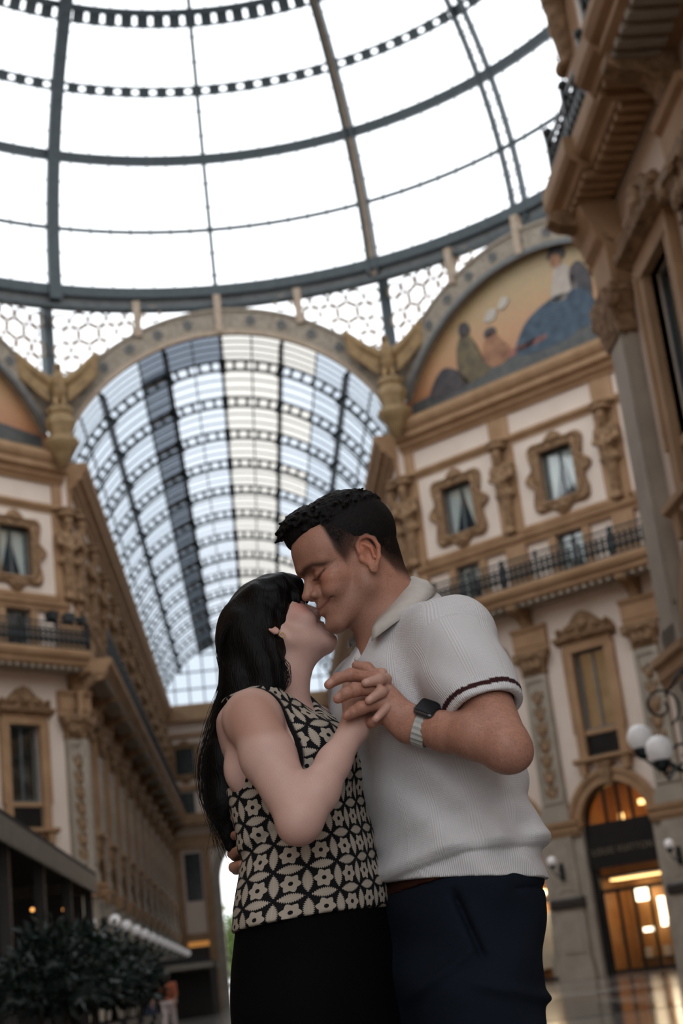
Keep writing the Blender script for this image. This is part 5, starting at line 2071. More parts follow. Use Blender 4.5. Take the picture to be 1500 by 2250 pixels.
# cropped sides: scalp darkened by short hair, fading at the temple and nape
front = smooth01(0.0475 - h[:, 0], 0.0, 0.010)
lowz = np.interp(h[:, 0], [-0.08, -0.055, -0.035, -0.02, 0.015, 0.03, 0.045], [-0.075, -0.060, -0.020, 0.0, 0.0, -0.012, 0.02])
side = front * smooth01(h[:, 2] - lowz, -0.004, 0.022) * np.clip(0.70 + (h[:, 2] - lowz) * 6.0, 0, 1)
topm = smooth01(h[:, 2] - np.interp(np.abs(h[:, 1]), [0, 0.03, 0.055], [0.074, 0.076, 0.088]), -0.003, 0.003)
crop = np.clip(np.maximum(side, topm), 0, 1)
crop *= 1 - smooth01(np.exp(-((h[:, 0] + 0.014) ** 2 / 0.022 ** 2 + (h[:, 2] + 0.006) ** 2 / 0.032 ** 2)) * smooth01(np.abs(h[:, 1]), 0.066, 0.074), 0.2, 0.5)
rv = np.random.default_rng(8).random(len(V))
tint = mixc(tint, np.clip(crop * (0.95 + 0.07 * rv), 0, 0.996), (0.006, 0.005, 0.005))
# brows, lashes, lips
hs = np.stack([h[:, 0], np.abs(h[:, 1]), h[:, 2]], 1)
yz = np.stack([np.zeros(len(h)), hs[:, 1], hs[:, 2]], 1)
fm = smooth01(hs[:, 0], 0.045, 0.055)
br = seg_dist(yz, [(0, 0.009, 0.016), (0, 0.026, 0.0215), (0, 0.044, 0.0205), (0, 0.056, 0.012)])
tint = mixc(tint, np.exp(-(br / 0.0056) ** 2) * 0.86 * fm, (0.030, 0.020, 0.016))
la = seg_dist(yz, [(0, 0.016, -0.001), (0, 0.030, -0.0055), (0, 0.043, -0.003), (0, 0.053, 0.003)])
tint = mixc(tint, np.exp(-(la / 0.0024) ** 2) * 0.92 * fm, (0.025, 0.015, 0.012))
la = seg_dist(yz, [(0, 0.015, 0.009), (0, 0.030, 0.0115), (0, 0.046, 0.007)])
tint = mixc(tint, np.exp(-(la / 0.0022) ** 2) * 0.40 * fm, (0.12, 0.05, 0.035))
xz = np.stack([hs[:, 0], np.zeros(len(h)), hs[:, 2]], 1)
sm = smooth01(hs[:, 1], 0.04, 0.05)
for ln_ in ([(0.064, 0, 0.004), (0.046, 0, 0.011)], [(0.064, 0, -0.002), (0.045, 0, -0.001)], [(0.066, 0, -0.008), (0.050, 0, -0.014)]):
    tint = mixc(tint, np.exp(-(seg_dist(xz, ln_) / 0.0018) ** 2) * 0.30 * sm, (0.13, 0.055, 0.04))
lp = seg_dist(hs, [(0.100, 0.0, -0.055), (0.091, 0.017, -0.053), (0.081, 0.028, -0.050)])
tint = mixc(tint, np.exp(-(lp / 0.006) ** 2) * 0.45, (0.33, 0.12, 0.10))
ln = seg_dist(hs, [(0.102, 0.0, -0.0550), (0.092, 0.017, -0.0530), (0.081, 0.032, -0.049), (0.077, 0.037, -0.045)])
tint = mixc(tint, np.exp(-(ln / 0.0022) ** 2) * 0.75, (0.09, 0.03, 0.025))
# ruddy hands and forearms
hand = smooth01(-V[:, 1], 0.15, 0.2) * smooth01(-V[:, 2], -1.44, -1.42)
tint = mixc(tint, hand * 0.35, (0.40, 0.20, 0.145))
mot = np.clip(vnoise(V, 520, 21) * vnoise(V, 900, 22) * 2.2, -1, 1) + 0.4 * vnoise(V, 260, 23)
tint *= (1 + 0.13 * mot * hand)[:, None]
kn_m = np.zeros(len(V))
for ch in fing:
    for q in ch[:2] + ch[3:]:
        kn_m = np.maximum(kn_m, np.exp(-(np.linalg.norm(V - np.array(q), axis=1) / 0.012) ** 2))
tint = mixc(tint, kn_m * 0.45, (0.50, 0.20, 0.15))
for i, ch in enumerate(fing[:3]):      # nails
    t3, t2 = np.array(ch[3]), np.array(ch[2])
    c = t3 * 0.85 + t2 * 0.15 + np.array((0, -0.0080, 0.003))
    tint = mixc(tint, smooth01(0.0062 - np.linalg.norm(V - c, axis=1), 0, 0.0018) * 0.75, (0.52, 0.31, 0.26))
tint = np.clip(tint, 0.004, 1)
vattr(man_me, 'tint', tint)
man = person_obj('person', man_me)
tag(man, 'man in a grey knitted polo bending to kiss, eyes closed, smiling', 'person')

# hair on top: curls piled over the crown, cropped sides
f = Field(HM.p(0, 0, 0.06) - 0.15, HM.p(0, 0, 0.06) + 0.15, 0.0022)
def cap_z(x, y):
    z1 = 1 - ((x + 0.012) / 0.094) ** 2 - (y / 0.070) ** 2
    z2 = 1 - ((x - 0.045) / 0.058) ** 2 - (y / 0.057) ** 2
    return max(0.064 + 0.072 * math.sqrt(max(z1, 0)), 0.088 + 0.042 * math.sqrt(max(z2, 0)) if z2 > 0 else 0)


f.ell(HM.p(-0.012, 0, 0.064), np.array((0.094, 0.070, 0.070)) * 0.99, 0.0, 'add', HM.R)
f.ell(HM.p(-0.016, 0, 0.050), np.array((0.0905, 0.0765, 0.078)), 0.012, 'add', HM.R)
f.ell(HM.p(0.045, 0, 0.088), np.array((0.055, 0.055, 0.039)) * 0.99, 0.012, 'add', HM.R)
rr = np.random.default_rng(5)
for i in range(1500):
    a = rr.uniform(0, 2 * PI)
    r = math.sqrt(rr.random())
    x, y = 0.003 + 0.098 * r * math.cos(a), 0.066 * r * math.sin(a)
    z = cap_z(x, y) + rr.uniform(-0.002, 0.0025)
    if z < 0.066:
        continue
    g = 1.25 if x > 0.04 else 0.9
    s = rr.uniform(0.006, 0.011) * g
    # a short wavy lock lying on the head, turned forward
    t = np.array((0.8, rr.normal(0, 0.8), rr.normal(0, 0.25)))
    w = np.array((-t[1], t[0], 0.0)) * rr.normal(0, 0.6)
    p0 = np.array((x, y, z))
    q = [HM.p(*(p0 + t * s * u + w * s * 0.5 * math.cos(3.0 * u) + np.array((0, 0, -0.003 + 0.0045 * g * (1 - u * u))))) for u in (-1, 0, 1)]
    f.chain(q, [0.0026, 0.0036, 0.0024], 0.003)
for i in range(150):      # front quiff over the hairline
    y = rr.uniform(-0.048, 0.048)
    x = 0.083 - 9.0 * y * y + rr.uniform(-0.012, 0.006)
    z = rr.uniform(0.082, 0.110)
    t = rr.normal(size=3)
    t /= np.linalg.norm(t)
    s = rr.uniform(0.005, 0.009)
    w = np.cross(t, rr.normal(size=3)) * 0.5
    q = [HM.p(*(np.array((x, y, z)) + t * s * u + w * s * (1 - u * u))) for u in (-1, 0, 1)]
    f.chain(q, [0.0022, 0.0034, 0.0018], 0.002)
# trim to the hairline: forehead and receding temples
f.ell(HM.p(0.112, 0, 0.026), (0.066, 0.062, 0.050), 0.005, 'sub', HM.R)
for sg in (1, -1):
    f.ell(HM.p(0.074, sg * 0.072, 0.044), (0.040, 0.032, 0.048), 0.006, 'sub', HM.R)
me = f.mesh('hair', 'hair_man', 1)
co = np.empty(len(me.vertices) * 3, np.float32)
me.vertices.foreach_get('co', co)
vattr(me, 'flow', co.reshape(-1, 3))
part('hair', me, man, 'short dark curly hair')


# ---------------------------------------------------------------- his knitted polo
def knit_mat():
    m = principled('knit', (0.60, 0.585, 0.60), 0.9, spec=0.15)
    N, L = nt(m)
    b = N['Principled BSDF']
    at = N.new('ShaderNodeAttribute')
    at.attribute_name = 'weave'
    sp = N.new('ShaderNodeSeparateXYZ')
    L.new(at.outputs['Vector'], sp.inputs[0])

    def M(op, a, b_=None, v=None):
        n = N.new('ShaderNodeMath')
        n.operation = op
        for i, q in enumerate((a, b_)):
            if q is None:
                continue
            if isinstance(q, (int, float)):
                n.inputs[i].default_value = q
            else:
                L.new(q, n.inputs[i])
        return n.outputs[0]
    u, v, w = sp.outputs
    su = M('SINE', M('MULTIPLY', u, 2 * PI / 0.0028))
    par = M('MULTIPLY', M('PINGPONG', M('DIVIDE', u, 0.0028), 1.0), PI)
    sv = M('SINE', M('ADD', M('MULTIPLY', v, 2 * PI / 0.0030), par))
    tex = M('MULTIPLY', M('ADD', M('MULTIPLY', su, 0.5), sv), 0.5)
    # vertical ladder ribs in groups
    grp = M('LESS_THAN', M('MODULO', M('ADD', u, 5.0), 0.062), 0.017)
    rib = M('SINE', M('MULTIPLY', u, 2 * PI / 0.0042))
    tex2 = M('ADD', M('MULTIPLY', tex, M('SUBTRACT', 1.0, M('MULTIPLY', grp, 0.7))), M('MULTIPLY', M('MULTIPLY', rib, grp), 0.6))
    # w: 1 = ribbed hem/cuff band, 0 = body
    hem = M('SINE', M('MULTIPLY', u, 2 * PI / 0.0036))
    tex3 = M('ADD', M('MULTIPLY', tex2, M('SUBTRACT', 1.0, w)), M('MULTIPLY', hem, w))
    bp = N.new('ShaderNodeBump')
    bp.inputs['Strength'].default_value = 0.38
    bp.inputs['Distance'].default_value = 0.0010
    L.new(tex3, bp.inputs['Height'])
    L.new(bp.outputs['Normal'], b.inputs['Normal'])
    mr = N.new('ShaderNodeMapRange')
    mr.inputs['From Min'].default_value = -1.0
    mr.inputs['To Min'].default_value = 0.78
    mr.inputs['To Max'].default_value = 1.05
    L.new(tex3, mr.inputs['Value'])
    mx = N.new('ShaderNodeMix')
    mx.data_type = 'RGBA'
    mx.blend_type = 'MULTIPLY'
    mx.inputs[0].default_value = 1.0
    a2 = N.new('ShaderNodeAttribute')
    a2.attribute_name = 'tint'
    L.new(a2.outputs['Color'], mx.inputs[6])
    L.new(mr.outputs[0], mx.inputs[7])
    L.new(mx.outputs[2], b.inputs['Base Color'])
    return m


knit_mat()
f = Field((-0.12, -0.40, 0.99), (0.36, 0.30, 1.60), 0.003)
SH_SECS = [(1.012, 0.134, 0.03, 0.188, 0.139), (1.045, 0.133, 0.03, 0.187, 0.138), (1.062, 0.132, 0.03, 0.187, 0.138), (1.09, 0.130, 0.03, 0.187, 0.138), (1.15, 0.127, 0.03, 0.186, 0.135), (1.25, 0.108, 0.03, 0.193, 0.135),
           (1.35, 0.088, 0.028, 0.198, 0.135), (1.42, 0.085, 0.025, 0.186, 0.120), (1.47, 0.090, 0.022, 0.140, 0.092), (1.51, 0.098, 0.020, 0.100, 0.068), (1.545, 0.108, 0.020, 0.074, 0.050), (1.565, 0.112, 0.020, 0.05, 0.03)]
stack(f, SH_SECS, M_ANG)
AD = (M_EL - M_SH) / np.linalg.norm(M_EL - M_SH)
CUFF = M_SH + AD * 0.178
CN = np.array((0.13, -0.36, -0.92))
CN /= np.linalg.norm(CN)
f.cone((0.10, -0.03, 1.478), M_SH + (0.0, 0.005, 0.006), 0.052, 0.070, 0.045)
f.chain([M_SH, M_SH + AD * 0.10, CUFF + AD * 0.03], [0.075, 0.070, 0.0610], 0.035)
fa = np.array((0.01, 0.18, 1.42))
fb = np.array((-0.02, 0.25, 1.27))
f.cone((0.07, 0.08, 1.47), fa, 0.05, 0.068, 0.04)
f.cone(fa, fb, 0.07, 0.062, 0.03)
# folds: drape lines from the armpit, roll above the hem, creases on the sleeve


def fold(X, Y, Z):
    w = np.sin(46 * (Z + 0.55 * X) + 6 * np.sin(9 * X + 4 * Z)) * 0.0032 * np.clip((1.40 - Z) / 0.15, 0, 1)
    w = w + np.sin(38 * (Z - 0.9 * X) + 3 * np.sin(14 * X)) * 0.0036 * np.clip((1.20 - Z) / 0.12, 0, 1) * np.clip((Z - 1.055) / 0.02, 0, 1)
    w = w + np.sin(48 * (X + 0.8 * Z) + 5 * Y) * 0.0030 * np.clip((Z - 1.28) / 0.05, 0, 1) * np.clip((-Y - 0.05) / 0.06, 0, 1)
    # the knit blouses over the tight ribbed hem
    zf = 1.050 + 0.20 * np.clip(X, 0.0, 0.14)
    w = w + 0.006 * np.clip((zf - Z) / 0.006, 0, 1)
    w = w - 0.0075 * np.exp(-((Z - zf - 0.013) / 0.013) ** 2)
    w = w + 0.004 * np.exp(-((Z - zf - 0.050 - 0.15 * (X - 0.05)) / 0.016) ** 2)
    return w


f.disp(fold, (-0.12, -0.40, 1.0), (0.36, 0.30, 1.55))
# hem line, sleeve opening, neck opening
f.cut((0, 0, 1.047), (-0.1, 0, -1))
sl, X, Y, Z = f.win(f.lo, f.lo + f.h * f.n)
t = (X - CUFF[0]) * CN[0] + (Y - CUFF[1]) * CN[1] + (Z - CUFF[2]) * CN[2]
near = np.sqrt((X - CUFF[0]) ** 2 + (Y - CUFF[1]) ** 2 + (Z - CUFF[2]) ** 2) < 0.11
f.D = np.where(near & (t > 0), np.maximum(f.D, t), f.D).astype(np.float32)
ta_ = (X - CUFF[0]) * AD[0] + (Y - CUFF[1]) * AD[1] + (Z - CUFF[2]) * AD[2]
rad2 = np.sqrt(np.maximum((X - CUFF[0]) ** 2 + (Y - CUFF[1]) ** 2 + (Z - CUFF[2]) ** 2 - ta_ * ta_, 0))
f.D = np.where(near & (t > -0.03), np.maximum(f.D, np.where(t > -0.03, 0.0515 - rad2, -1)), f.D).astype(np.float32)
f.cone((0.062, 0.008, 1.49), HM.p(-0.03, 0, -0.05), 0.060, 0.062, 0.004, 'sub')
f.cone((0.03, -0.015, 1.50), (-0.04, -0.05, 1.40), 0.022, 0.006, 0.01, 'sub')
me = f.mesh('polo_shirt', 'knit', 2)
co = np.empty(len(me.vertices) * 3, np.float32)
me.vertices.foreach_get('co', co)
P = co.reshape(-1, 3).astype(float)
cxz = np.interp(P[:, 2], [q[0] for q in SH_SECS], [q[1] for q in SH_SECS])
th = np.arctan2(P[:, 0] - cxz, -(P[:, 1] - 0.03))
uu = th * 0.165
ta = (P - CUFF) @ AD
axis = P - CUFF - ta[:, None] * AD
tc_ = (P - CUFF) @ CN
e1 = np.cross(AD, (0, 0, 1.0))
e1 /= np.linalg.norm(e1)
e2 = np.cross(AD, e1)
ra = np.linalg.norm(axis, axis=1)
arm = (ta > -0.16) & (ra < 0.085) & (P[:, 1] < -0.165)
ua = np.arctan2(-axis @ e1, -axis @ e2) * 0.066
wv = np.stack([np.where(arm, ua, uu), np.where(arm, ta, P[:, 2]), np.zeros(len(P))], 1)
cuffm = (tc_ > -0.032) & (np.linalg.norm(P - CUFF, axis=1) < 0.10) & (P[:, 1] < -0.12) & (ra < 0.075)
hemm = P[:, 2] < 1.050 + 0.20 * np.clip(P[:, 0], 0.0, 0.14) - 0.001
wv[:, 2] = np.where(cuffm | hemm, 1.0, 0.0)
vattr(me, 'weave', wv)
tt = np.tile((0.70, 0.685, 0.70), (len(P), 1))
stripe = cuffm & (tc_ > -0.0215) & (tc_ < -0.0115)
tt[stripe] = (0.045, 0.014, 0.016)
vattr(me, 'tint', tt)
shirt = part('polo_shirt', me, man, 'grey textured knit polo with ribbed hem')

# collar: folded band standing round the neck, open at the throat
mottled('collar', (0.50, 0.46, 0.42), (0.57, 0.53, 0.49), 60, 0.9, 0.3, 900, bdist=0.001)
NC = Vector((0.054, 0.002, 1.528))
mb = MB()
n = 48
rows = []
for i in range(n + 1):
    a = math.radians(-132 + 264 * i / n)      # 0 = back of the neck
    back = -np.array((math.cos(M_ANG), math.sin(M_ANG)))
    side = np.array((-back[1], back[0]))
    c, s_ = math.cos(a), math.sin(a)
    d = back * c * 0.92 + side * s_
    fr = (1 - c) / 2                            # 0 back, 1 front
    zt = NC.z + 0.070 - 0.115 * fr
    top = Vector((NC.x + d[0] * 0.062, NC.y + d[1] * 0.062, zt - 0.004))
    fold_ = Vector((NC.x + d[0] * 0.069, NC.y + d[1] * 0.069, zt))
    drop = 0.028 + 0.020 * fr
    out = 0.106 + 0.018 * math.sin(fr * PI) + 0.002 * fr
    if d[1] > 0.3:
        out, drop = 0.084, 0.024
    tip = Vector((NC.x + d[0] * out, NC.y + d[1] * out, zt - drop))
    low = Vector((NC.x + d[0] * 0.063, NC.y + d[1] * 0.063, zt - 0.045))
    mid = fold_.lerp(tip, 0.5) + Vector((d[0], d[1], 0.6)) * 0.006
    rows.append([low, top, fold_, mid, tip, tip - Vector((d[0], d[1], 0)) * 0.004, mid - Vector((d[0], d[1], 0.4)) * 0.005])
k = 7
for r in rows:
    mb.v += [tuple(p) for p in r]
mb.f = [(i * k + j, (i + 1) * k + j, (i + 1) * k + (j + 1) % k, i * k + (j + 1) % k) for i in range(n) for j in range(k - 1)]
mb.f += [tuple(range(k)), tuple(n * k + j for j in range(k - 1, -1, -1))]
collar = part('collar', mb.mesh('collar', 'collar', True), shirt, 'plain beige knit collar, open at the throat')

# buttons on the placket
for q in ((-0.004, -0.082, 1.432), (-0.020, -0.086, 1.395)):
    part('button', MB().sphere(q, (0.0046, 0.0030, 0.0046), 12, 8).mesh('button', 'collar', True), shirt)


# ---------------------------------------------------------------- his trousers, belt, shoes
def cloth_mat(name, col, col2, bump=0.25, rough=0.85, scale=260):
    m = mottled(name, col, col2, 7, rough, bump, scale, bdist=0.0015, spec=0.08)
    return m


cloth_mat('navy', (0.0060, 0.0085, 0.0145), (0.0090, 0.0125, 0.0205))
cloth_mat('black_cloth', (0.0010, 0.0011, 0.0013), (0.0017, 0.0018, 0.0020))
cloth_mat('leather', (0.025, 0.008, 0.005), (0.04, 0.013, 0.007), 0.2, 0.5)
cloth_mat('shoe_leather', (0.03, 0.016, 0.01), (0.045, 0.024, 0.015), 0.1, 0.4)
f = Field((-0.14, -0.26, 0.04), (0.36, 0.32, 1.06), 0.005)
stack(f, [(0.74, 0.095, 0.03, 0.165, 0.105), (0.82, 0.108, 0.03, 0.175, 0.118), (0.90, 0.114, 0.03, 0.178, 0.124), (0.97, 0.125, 0.03, 0.178, 0.127), (1.025, 0.132, 0.03, 0.178, 0.130), (1.045, 0.134, 0.03, 0.168, 0.120)], M_ANG)
lft = np.array((math.sin(-M_ANG + PI) * -1, 0, 0))
ml = np.array((0.423, -0.906, 0))
for sg, fx in ((1, 0.02), (-1, -0.01)):
    hip = np.array((0.098, 0.03, 0.86)) + ml * sg * 0.085
    knee = np.array((0.058 + fx, 0.03, 0.48)) + ml * sg * 0.105
    ank = np.array((0.11 + fx, 0.03, 0.07)) + ml * sg * 0.11
    f.chain([hip, knee, ank], [0.094, 0.078, 0.062], 0.04)
f.ell((0.188, 0.02, 0.935), (0.060, 0.10, 0.080), 0.04)


def fold2(X, Y, Z):
    w = np.sin(34 * (Z - 0.8 * X) + 5 * np.sin(9 * X)) * 0.0045 * np.clip((1.0 - Z) / 0.1, 0, 1)
    w = w - 0.009 * np.exp(-((Z - 0.90 - 0.55 * (X - 0.10)) / 0.012) ** 2) * np.clip((0.16 - X) / 0.05, 0, 1) * np.clip((X - 0.0) / 0.03, 0, 1)
    w = w - 0.007 * np.exp(-((Z - 0.855 + 0.30 * (X - 0.15)) / 0.010) ** 2) * np.clip((X - 0.10) / 0.04, 0, 1)
    w = w + 0.006 * np.exp(-((Z - 1.005) / 0.004) ** 2) * np.clip((X - 0.2) / 0.02, 0, 1)
    w = w + np.sin(55 * (X * 0.6 + Z) + 8 * Y) * 0.0018
    # slanted pocket opening on the near hip
    w = w + 0.014 * np.exp(-((X - 0.115 - 0.30 * (1.0 - Z)) / 0.006) ** 2) * np.clip((Z - 0.89) / 0.02, 0, 1) * np.clip((1.02 - Z) / 0.02, 0, 1) * (Y < -0.05)
    return w


f.disp(fold2, (-0.14, -0.26, 0.04), (0.36, 0.32, 1.06))
part('trousers', f.mesh('trousers', 'navy', 2), man, 'dark navy chinos')
b = Field((-0.1, -0.26, 1.01), (0.36, 0.30, 1.06), 0.004)
stack(b, [(1.018, 0.132, 0.03, 0.1795, 0.1315), (1.034, 0.133, 0.03, 0.178, 0.130), (1.050, 0.134, 0.03, 0.172, 0.124)], M_ANG)
b.cut((0.0, 0, 1.022), (0.15, 0, -1))
b.cut((0.15, 0, 1.03), (1, 0, 0))
part('belt', b.mesh('belt', 'leather', 1), man, 'brown leather belt')
for sg, fx in ((1, 0.02), (-1, -0.01)):
    a = np.array((0.11 + fx, 0.03, 0.0)) + ml * sg * 0.11
    s = Field(a - (0.26, 0.2, 0.02), a + (0.2, 0.2, 0.14), 0.006)
    toe = a + (-0.19, -0.08, 0.03)
    s.chain([a + (0.05, 0.02, 0.045), a + (-0.05, -0.02, 0.05), toe], [0.046, 0.046, 0.032], 0.03)
    s.cone(a + (0.0, 0, 0.05), a + (0.0, 0, 0.11), 0.045, 0.05, 0.02)
    s.cut((0, 0, 0.002), (0, 0, -1))
    part('shoe', s.mesh('shoe', 'shoe_leather', 1), man)

# ---------------------------------------------------------------- his watch: case, screen and ridged pale strap
principled('watch_case', (0.10, 0.105, 0.11), 0.25, 0.8)
principled('watch_glass', (0.006, 0.007, 0.009), 0.15, spec=0.22)
mottled('strap', (0.40, 0.41, 0.39), (0.48, 0.49, 0.47), 50, 0.5)
WD = (M_EL - M_WR) / np.linalg.norm(M_EL - M_WR)
WC = M_WR + WD * 0.030
WD = np.array((0.146, -0.040, -0.080))      # the strap sits a little askew on the wrist
WD /= np.linalg.norm(WD)
wy = np.cross(WD, np.array((0, 0, 1.0)))
wy /= np.linalg.norm(wy)
wz = np.cross(wy, WD)
if wy[1] > 0:
    wy = -wy
wup = wz if wz[2] > 0 else -wz
watch = empty('watch', (0, 0, 0))
watch.location = G0
watch.rotation_euler = (0, 0, -YAW)
tag(watch, 'smart watch with a pale ridged strap on the man wrist', 'watch')
mb = MB()
nn = 40
for i in range(nn):
    a = 2 * PI * i / nn
    rd = np.array(wy) * math.cos(a) * 0.0315 + np.array(wup) * math.sin(a) * 0.0345
    rg = 1.0 + (0.03 if i % 2 else -0.01)
    for off, g_ in ((-0.011, 1.0), (0.011, 1.0), (0.011, 0.94), (-0.011, 0.94)):
        mb.v.append(tuple(WC + rd * g_ * rg + WD * off))
mb.f = [(i * 4 + j, i * 4 + (j + 1) % 4, ((i + 1) % nn) * 4 + (j + 1) % 4, ((i + 1) % nn) * 4 + j) for i in range(nn) for j in range(4)]
part('strap', mb.mesh('strap', 'strap'), watch, 'pale grey ridged link strap')
cn = np.array(wup) * 0.80 + np.array(wy) * 0.60
cn /= np.linalg.norm(cn)
ct = np.cross(WD, cn)


def slab_rounded(c0, ax, ay, an, hx, hy, th, rad, mat, name, par):
    ring = []
    for qx, qy, a0 in ((1, 1, 0), (-1, 1, 90), (-1, -1, 180), (1, -1, 270)):
        for i in range(6):
            a = math.radians(a0 + 90 * i / 5)
            ring.append(((hx - rad) * qx + rad * math.cos(a), (hy - rad) * qy + rad * math.sin(a)))
    mb = MB()
    n_r = len(ring)
    lv = [(0.0, 0.92), (th * 0.25, 1.0), (th * 0.75, 1.0), (th, 0.93)]
    for tz, g_ in lv:
        for x, y in ring:
            mb.v.append(tuple(c0 + ax * x * g_ + ay * y * g_ + an * tz))
    mb.f = [(l * n_r + i, l * n_r + (i + 1) % n_r, (l + 1) * n_r + (i + 1) % n_r, (l + 1) * n_r + i) for l in range(3) for i in range(n_r)]
    mb.f += [tuple(range(n_r - 1, -1, -1)), tuple(3 * n_r + i for i in range(n_r))]
    return part(name, mb.mesh(name, mat), par)


c0 = WC + cn * 0.030
slab_rounded(c0, WD, ct, cn, 0.0185, 0.0215, 0.010, 0.008, 'watch_case', 'case', watch)
slab_rounded(c0 + cn * 0.0098, WD, ct, cn, 0.0168, 0.0198, 0.0018, 0.007, 'watch_glass', 'screen', watch)
part('crown', MB().tube([c0 + cn * 0.005 + WD * -0.0180 + ct * 0.006, c0 + cn * 0.005 + WD * -0.0205 + ct * 0.006], 0.003, 10).mesh('crown', 'watch_case'), watch)

# ---------------------------------------------------------------- woman
WF, WU = rot_head(1, 8, 30, 16)
HW = Head((-0.153, 0.022, 1.521), WF, WU, 0.875)
W_ANG = math.radians(-25)
W_SECS = [(0.98, -0.131, 0.02, 0.165, 0.122), (1.05, -0.129, 0.02, 0.155, 0.114), (1.12, -0.127, 0.02, 0.142, 0.103), (1.20, -0.135, 0.02, 0.140, 0.104), (1.27, -0.140, 0.02, 0.148, 0.108), (1.32, -0.155, 0.02, 0.150, 0.100),
          (1.36, -0.168, 0.02, 0.145, 0.083), (1.395, -0.175, 0.02, 0.10, 0.062), (1.42, -0.175, 0.022, 0.058, 0.05)]
W_SH = np.array((-0.196, -0.120, 1.342))
W_EL = np.array((-0.126, -0.240, 1.150))
W_WR = np.array((-0.020, -0.172, 1.298))
f = Field((-0.33, -0.33, 0.99), (0.07, 0.22, 1.66), 0.0025)
stack(f, W_SECS, W_ANG, grow=-0.004)
for sg in (1, -1):          # bust
    c = np.array((-0.135, 0.02, 1.275)) + np.array((math.cos(W_ANG), math.sin(W_ANG), 0)) * 0.062 + np.array((-math.sin(W_ANG), math.cos(W_ANG), 0)) * sg * 0.062
    f.ell(c, (0.058, 0.058, 0.060), 0.03)
add_head(f, HW, False)
f.cone(HW.p(-0.028, 0, -0.01), (-0.168, 0.02, 1.395), 0.047, 0.054, 0.025)
f.cone(HW.p(0.02, 0, -0.06), (-0.150, 0.02, 1.395), 0.034, 0.046, 0.03)
f.cone((-0.170, 0.02, 1.395), W_SH + (0.0, 0.01, 0.008), 0.034, 0.038, 0.025)
f.cone((-0.172, 0.02, 1.40), (-0.11, 0.15, 1.355), 0.036, 0.044, 0.03)
# right arm, elbow down, hand raised
f.ell(W_SH, (0.046, 0.046, 0.048), 0.025)
f.chain([W_SH, W_SH * 0.6 + W_EL * 0.4 + (-0.004, -0.004, 0), W_EL], [0.0435, 0.0455, 0.0365], 0.018)
f.ell(W_EL + (-0.006, -0.004, -0.018), (0.026, 0.026, 0.024), 0.02)
f.chain([W_EL, W_EL * 0.70 + W_WR * 0.30 + (0.002, -0.002, -0.002), W_EL * 0.4 + W_WR * 0.6, W_WR], [0.0360, 0.0335, 0.0270, 0.0220], 0.016)
f.ell((-0.222, -0.080, 1.262), (0.036, 0.032, 0.045), 0.015)     # soft fold behind the armpit
# far arm, over his shoulder (hidden)
f.chain([(-0.10, 0.155, 1.35), (-0.02, 0.20, 1.30), (0.04, 0.21, 1.36)], [0.048, 0.042, 0.036], 0.02)
# right hand: palm towards the camera behind his hand, fingers folded over its back
PW = np.array((-0.010, -0.166, 1.335))
f.cone(W_WR, PW, 0.024, 0.026, 0.015)
f.ell((-0.002, -0.163, 1.345), (0.026, 0.014, 0.034), 0.012)
wf = [
    [(0.006, -0.160, 1.375), (0.030, -0.172, 1.384), (0.036, -0.180, 1.383), (0.036, -0.186, 1.380)],
    [(0.012, -0.164, 1.365), (0.040, -0.198, 1.368), (0.030, -0.222, 1.365), (0.006, -0.230, 1.360)],
    [(0.012, -0.166, 1.348), (0.040, -0.200, 1.347), (0.030, -0.224, 1.343), (0.008, -0.230, 1.330)],
    [(0.010, -0.166, 1.328), (0.044, -0.198, 1.324), (0.037, -0.216, 1.317), (0.016, -0.224, 1.299)],
]
for i, ch in enumerate(wf):
    r0 = (0.0086, 0.0100, 0.0098, 0.0088)[i]
    finger(f, ch, [r0 * 1.1, r0 * 1.06, r0 * 0.98, r0 * 0.74], 0.0015)
    f.ell(ch[1], (r0 * 1.14,) * 3, 0.004)
    f.ell(np.array(ch[2]) + (0.0, -0.001, 0.0), (r0 * 1.05,) * 3, 0.003)
finger(f, [W_WR + (0, 0.006, 0.02), (-0.030, -0.150, 1.355), (-0.024, -0.150, 1.382)], [0.013, 0.0105, 0.008], 0.008)
V, F_ = f.verts()
V = laplace(V, F_, 0.4)
wme = np_mesh('person', V, F_, 'skin_woman')
h = HW.inv(V)
tint = np.tile((0.60, 0.385, 0.325), (len(V), 1))
tint *= (1 + 0.05 * vnoise(V, 50, 11) + 0.03 * vnoise(V, 170, 12))[:, None]
hs = np.stack([h[:, 0], np.abs(h[:, 1]), h[:, 2]], 1)
red = np.exp(-((hs[:, 0] - 0.070) ** 2 / 0.032 ** 2 + (hs[:, 1] - 0.05) ** 2 / 0.03 ** 2 + (hs[:, 2] + 0.014) ** 2 / 0.018 ** 2)) * 0.75
tint = mixc(tint, red, (0.58, 0.20, 0.165))
ear = (np.exp(-((h[:, 0] + 0.016) ** 2 / 0.026 ** 2 + (h[:, 2] - 0.002) ** 2 / 0.034 ** 2)) * smooth01(np.abs(h[:, 1]), 0.068, 0.076)) * 0.7
tint = mixc(tint, ear, (0.66, 0.27, 0.19))
lp = seg_dist(hs, [(0.107, 0.0, -0.055), (0.098, 0.017, -0.055), (0.089, 0.025, -0.054)])
tint = mixc(tint, np.exp(-(lp / 0.006) ** 2) * 0.7, (0.30, 0.085, 0.085))
br = seg_dist(hs, [(0.099, 0.014, 0.028), (0.092, 0.034, 0.035), (0.074, 0.052, 0.028)])
tint = mixc(tint, np.exp(-(br / 0.004) ** 2) * 0.85, (0.03, 0.02, 0.018))
la = seg_dist(hs, [(0.091, 0.019, 0.001), (0.093, 0.030, -0.002), (0.085, 0.044, 0.000), (0.074, 0.054, 0.004)])
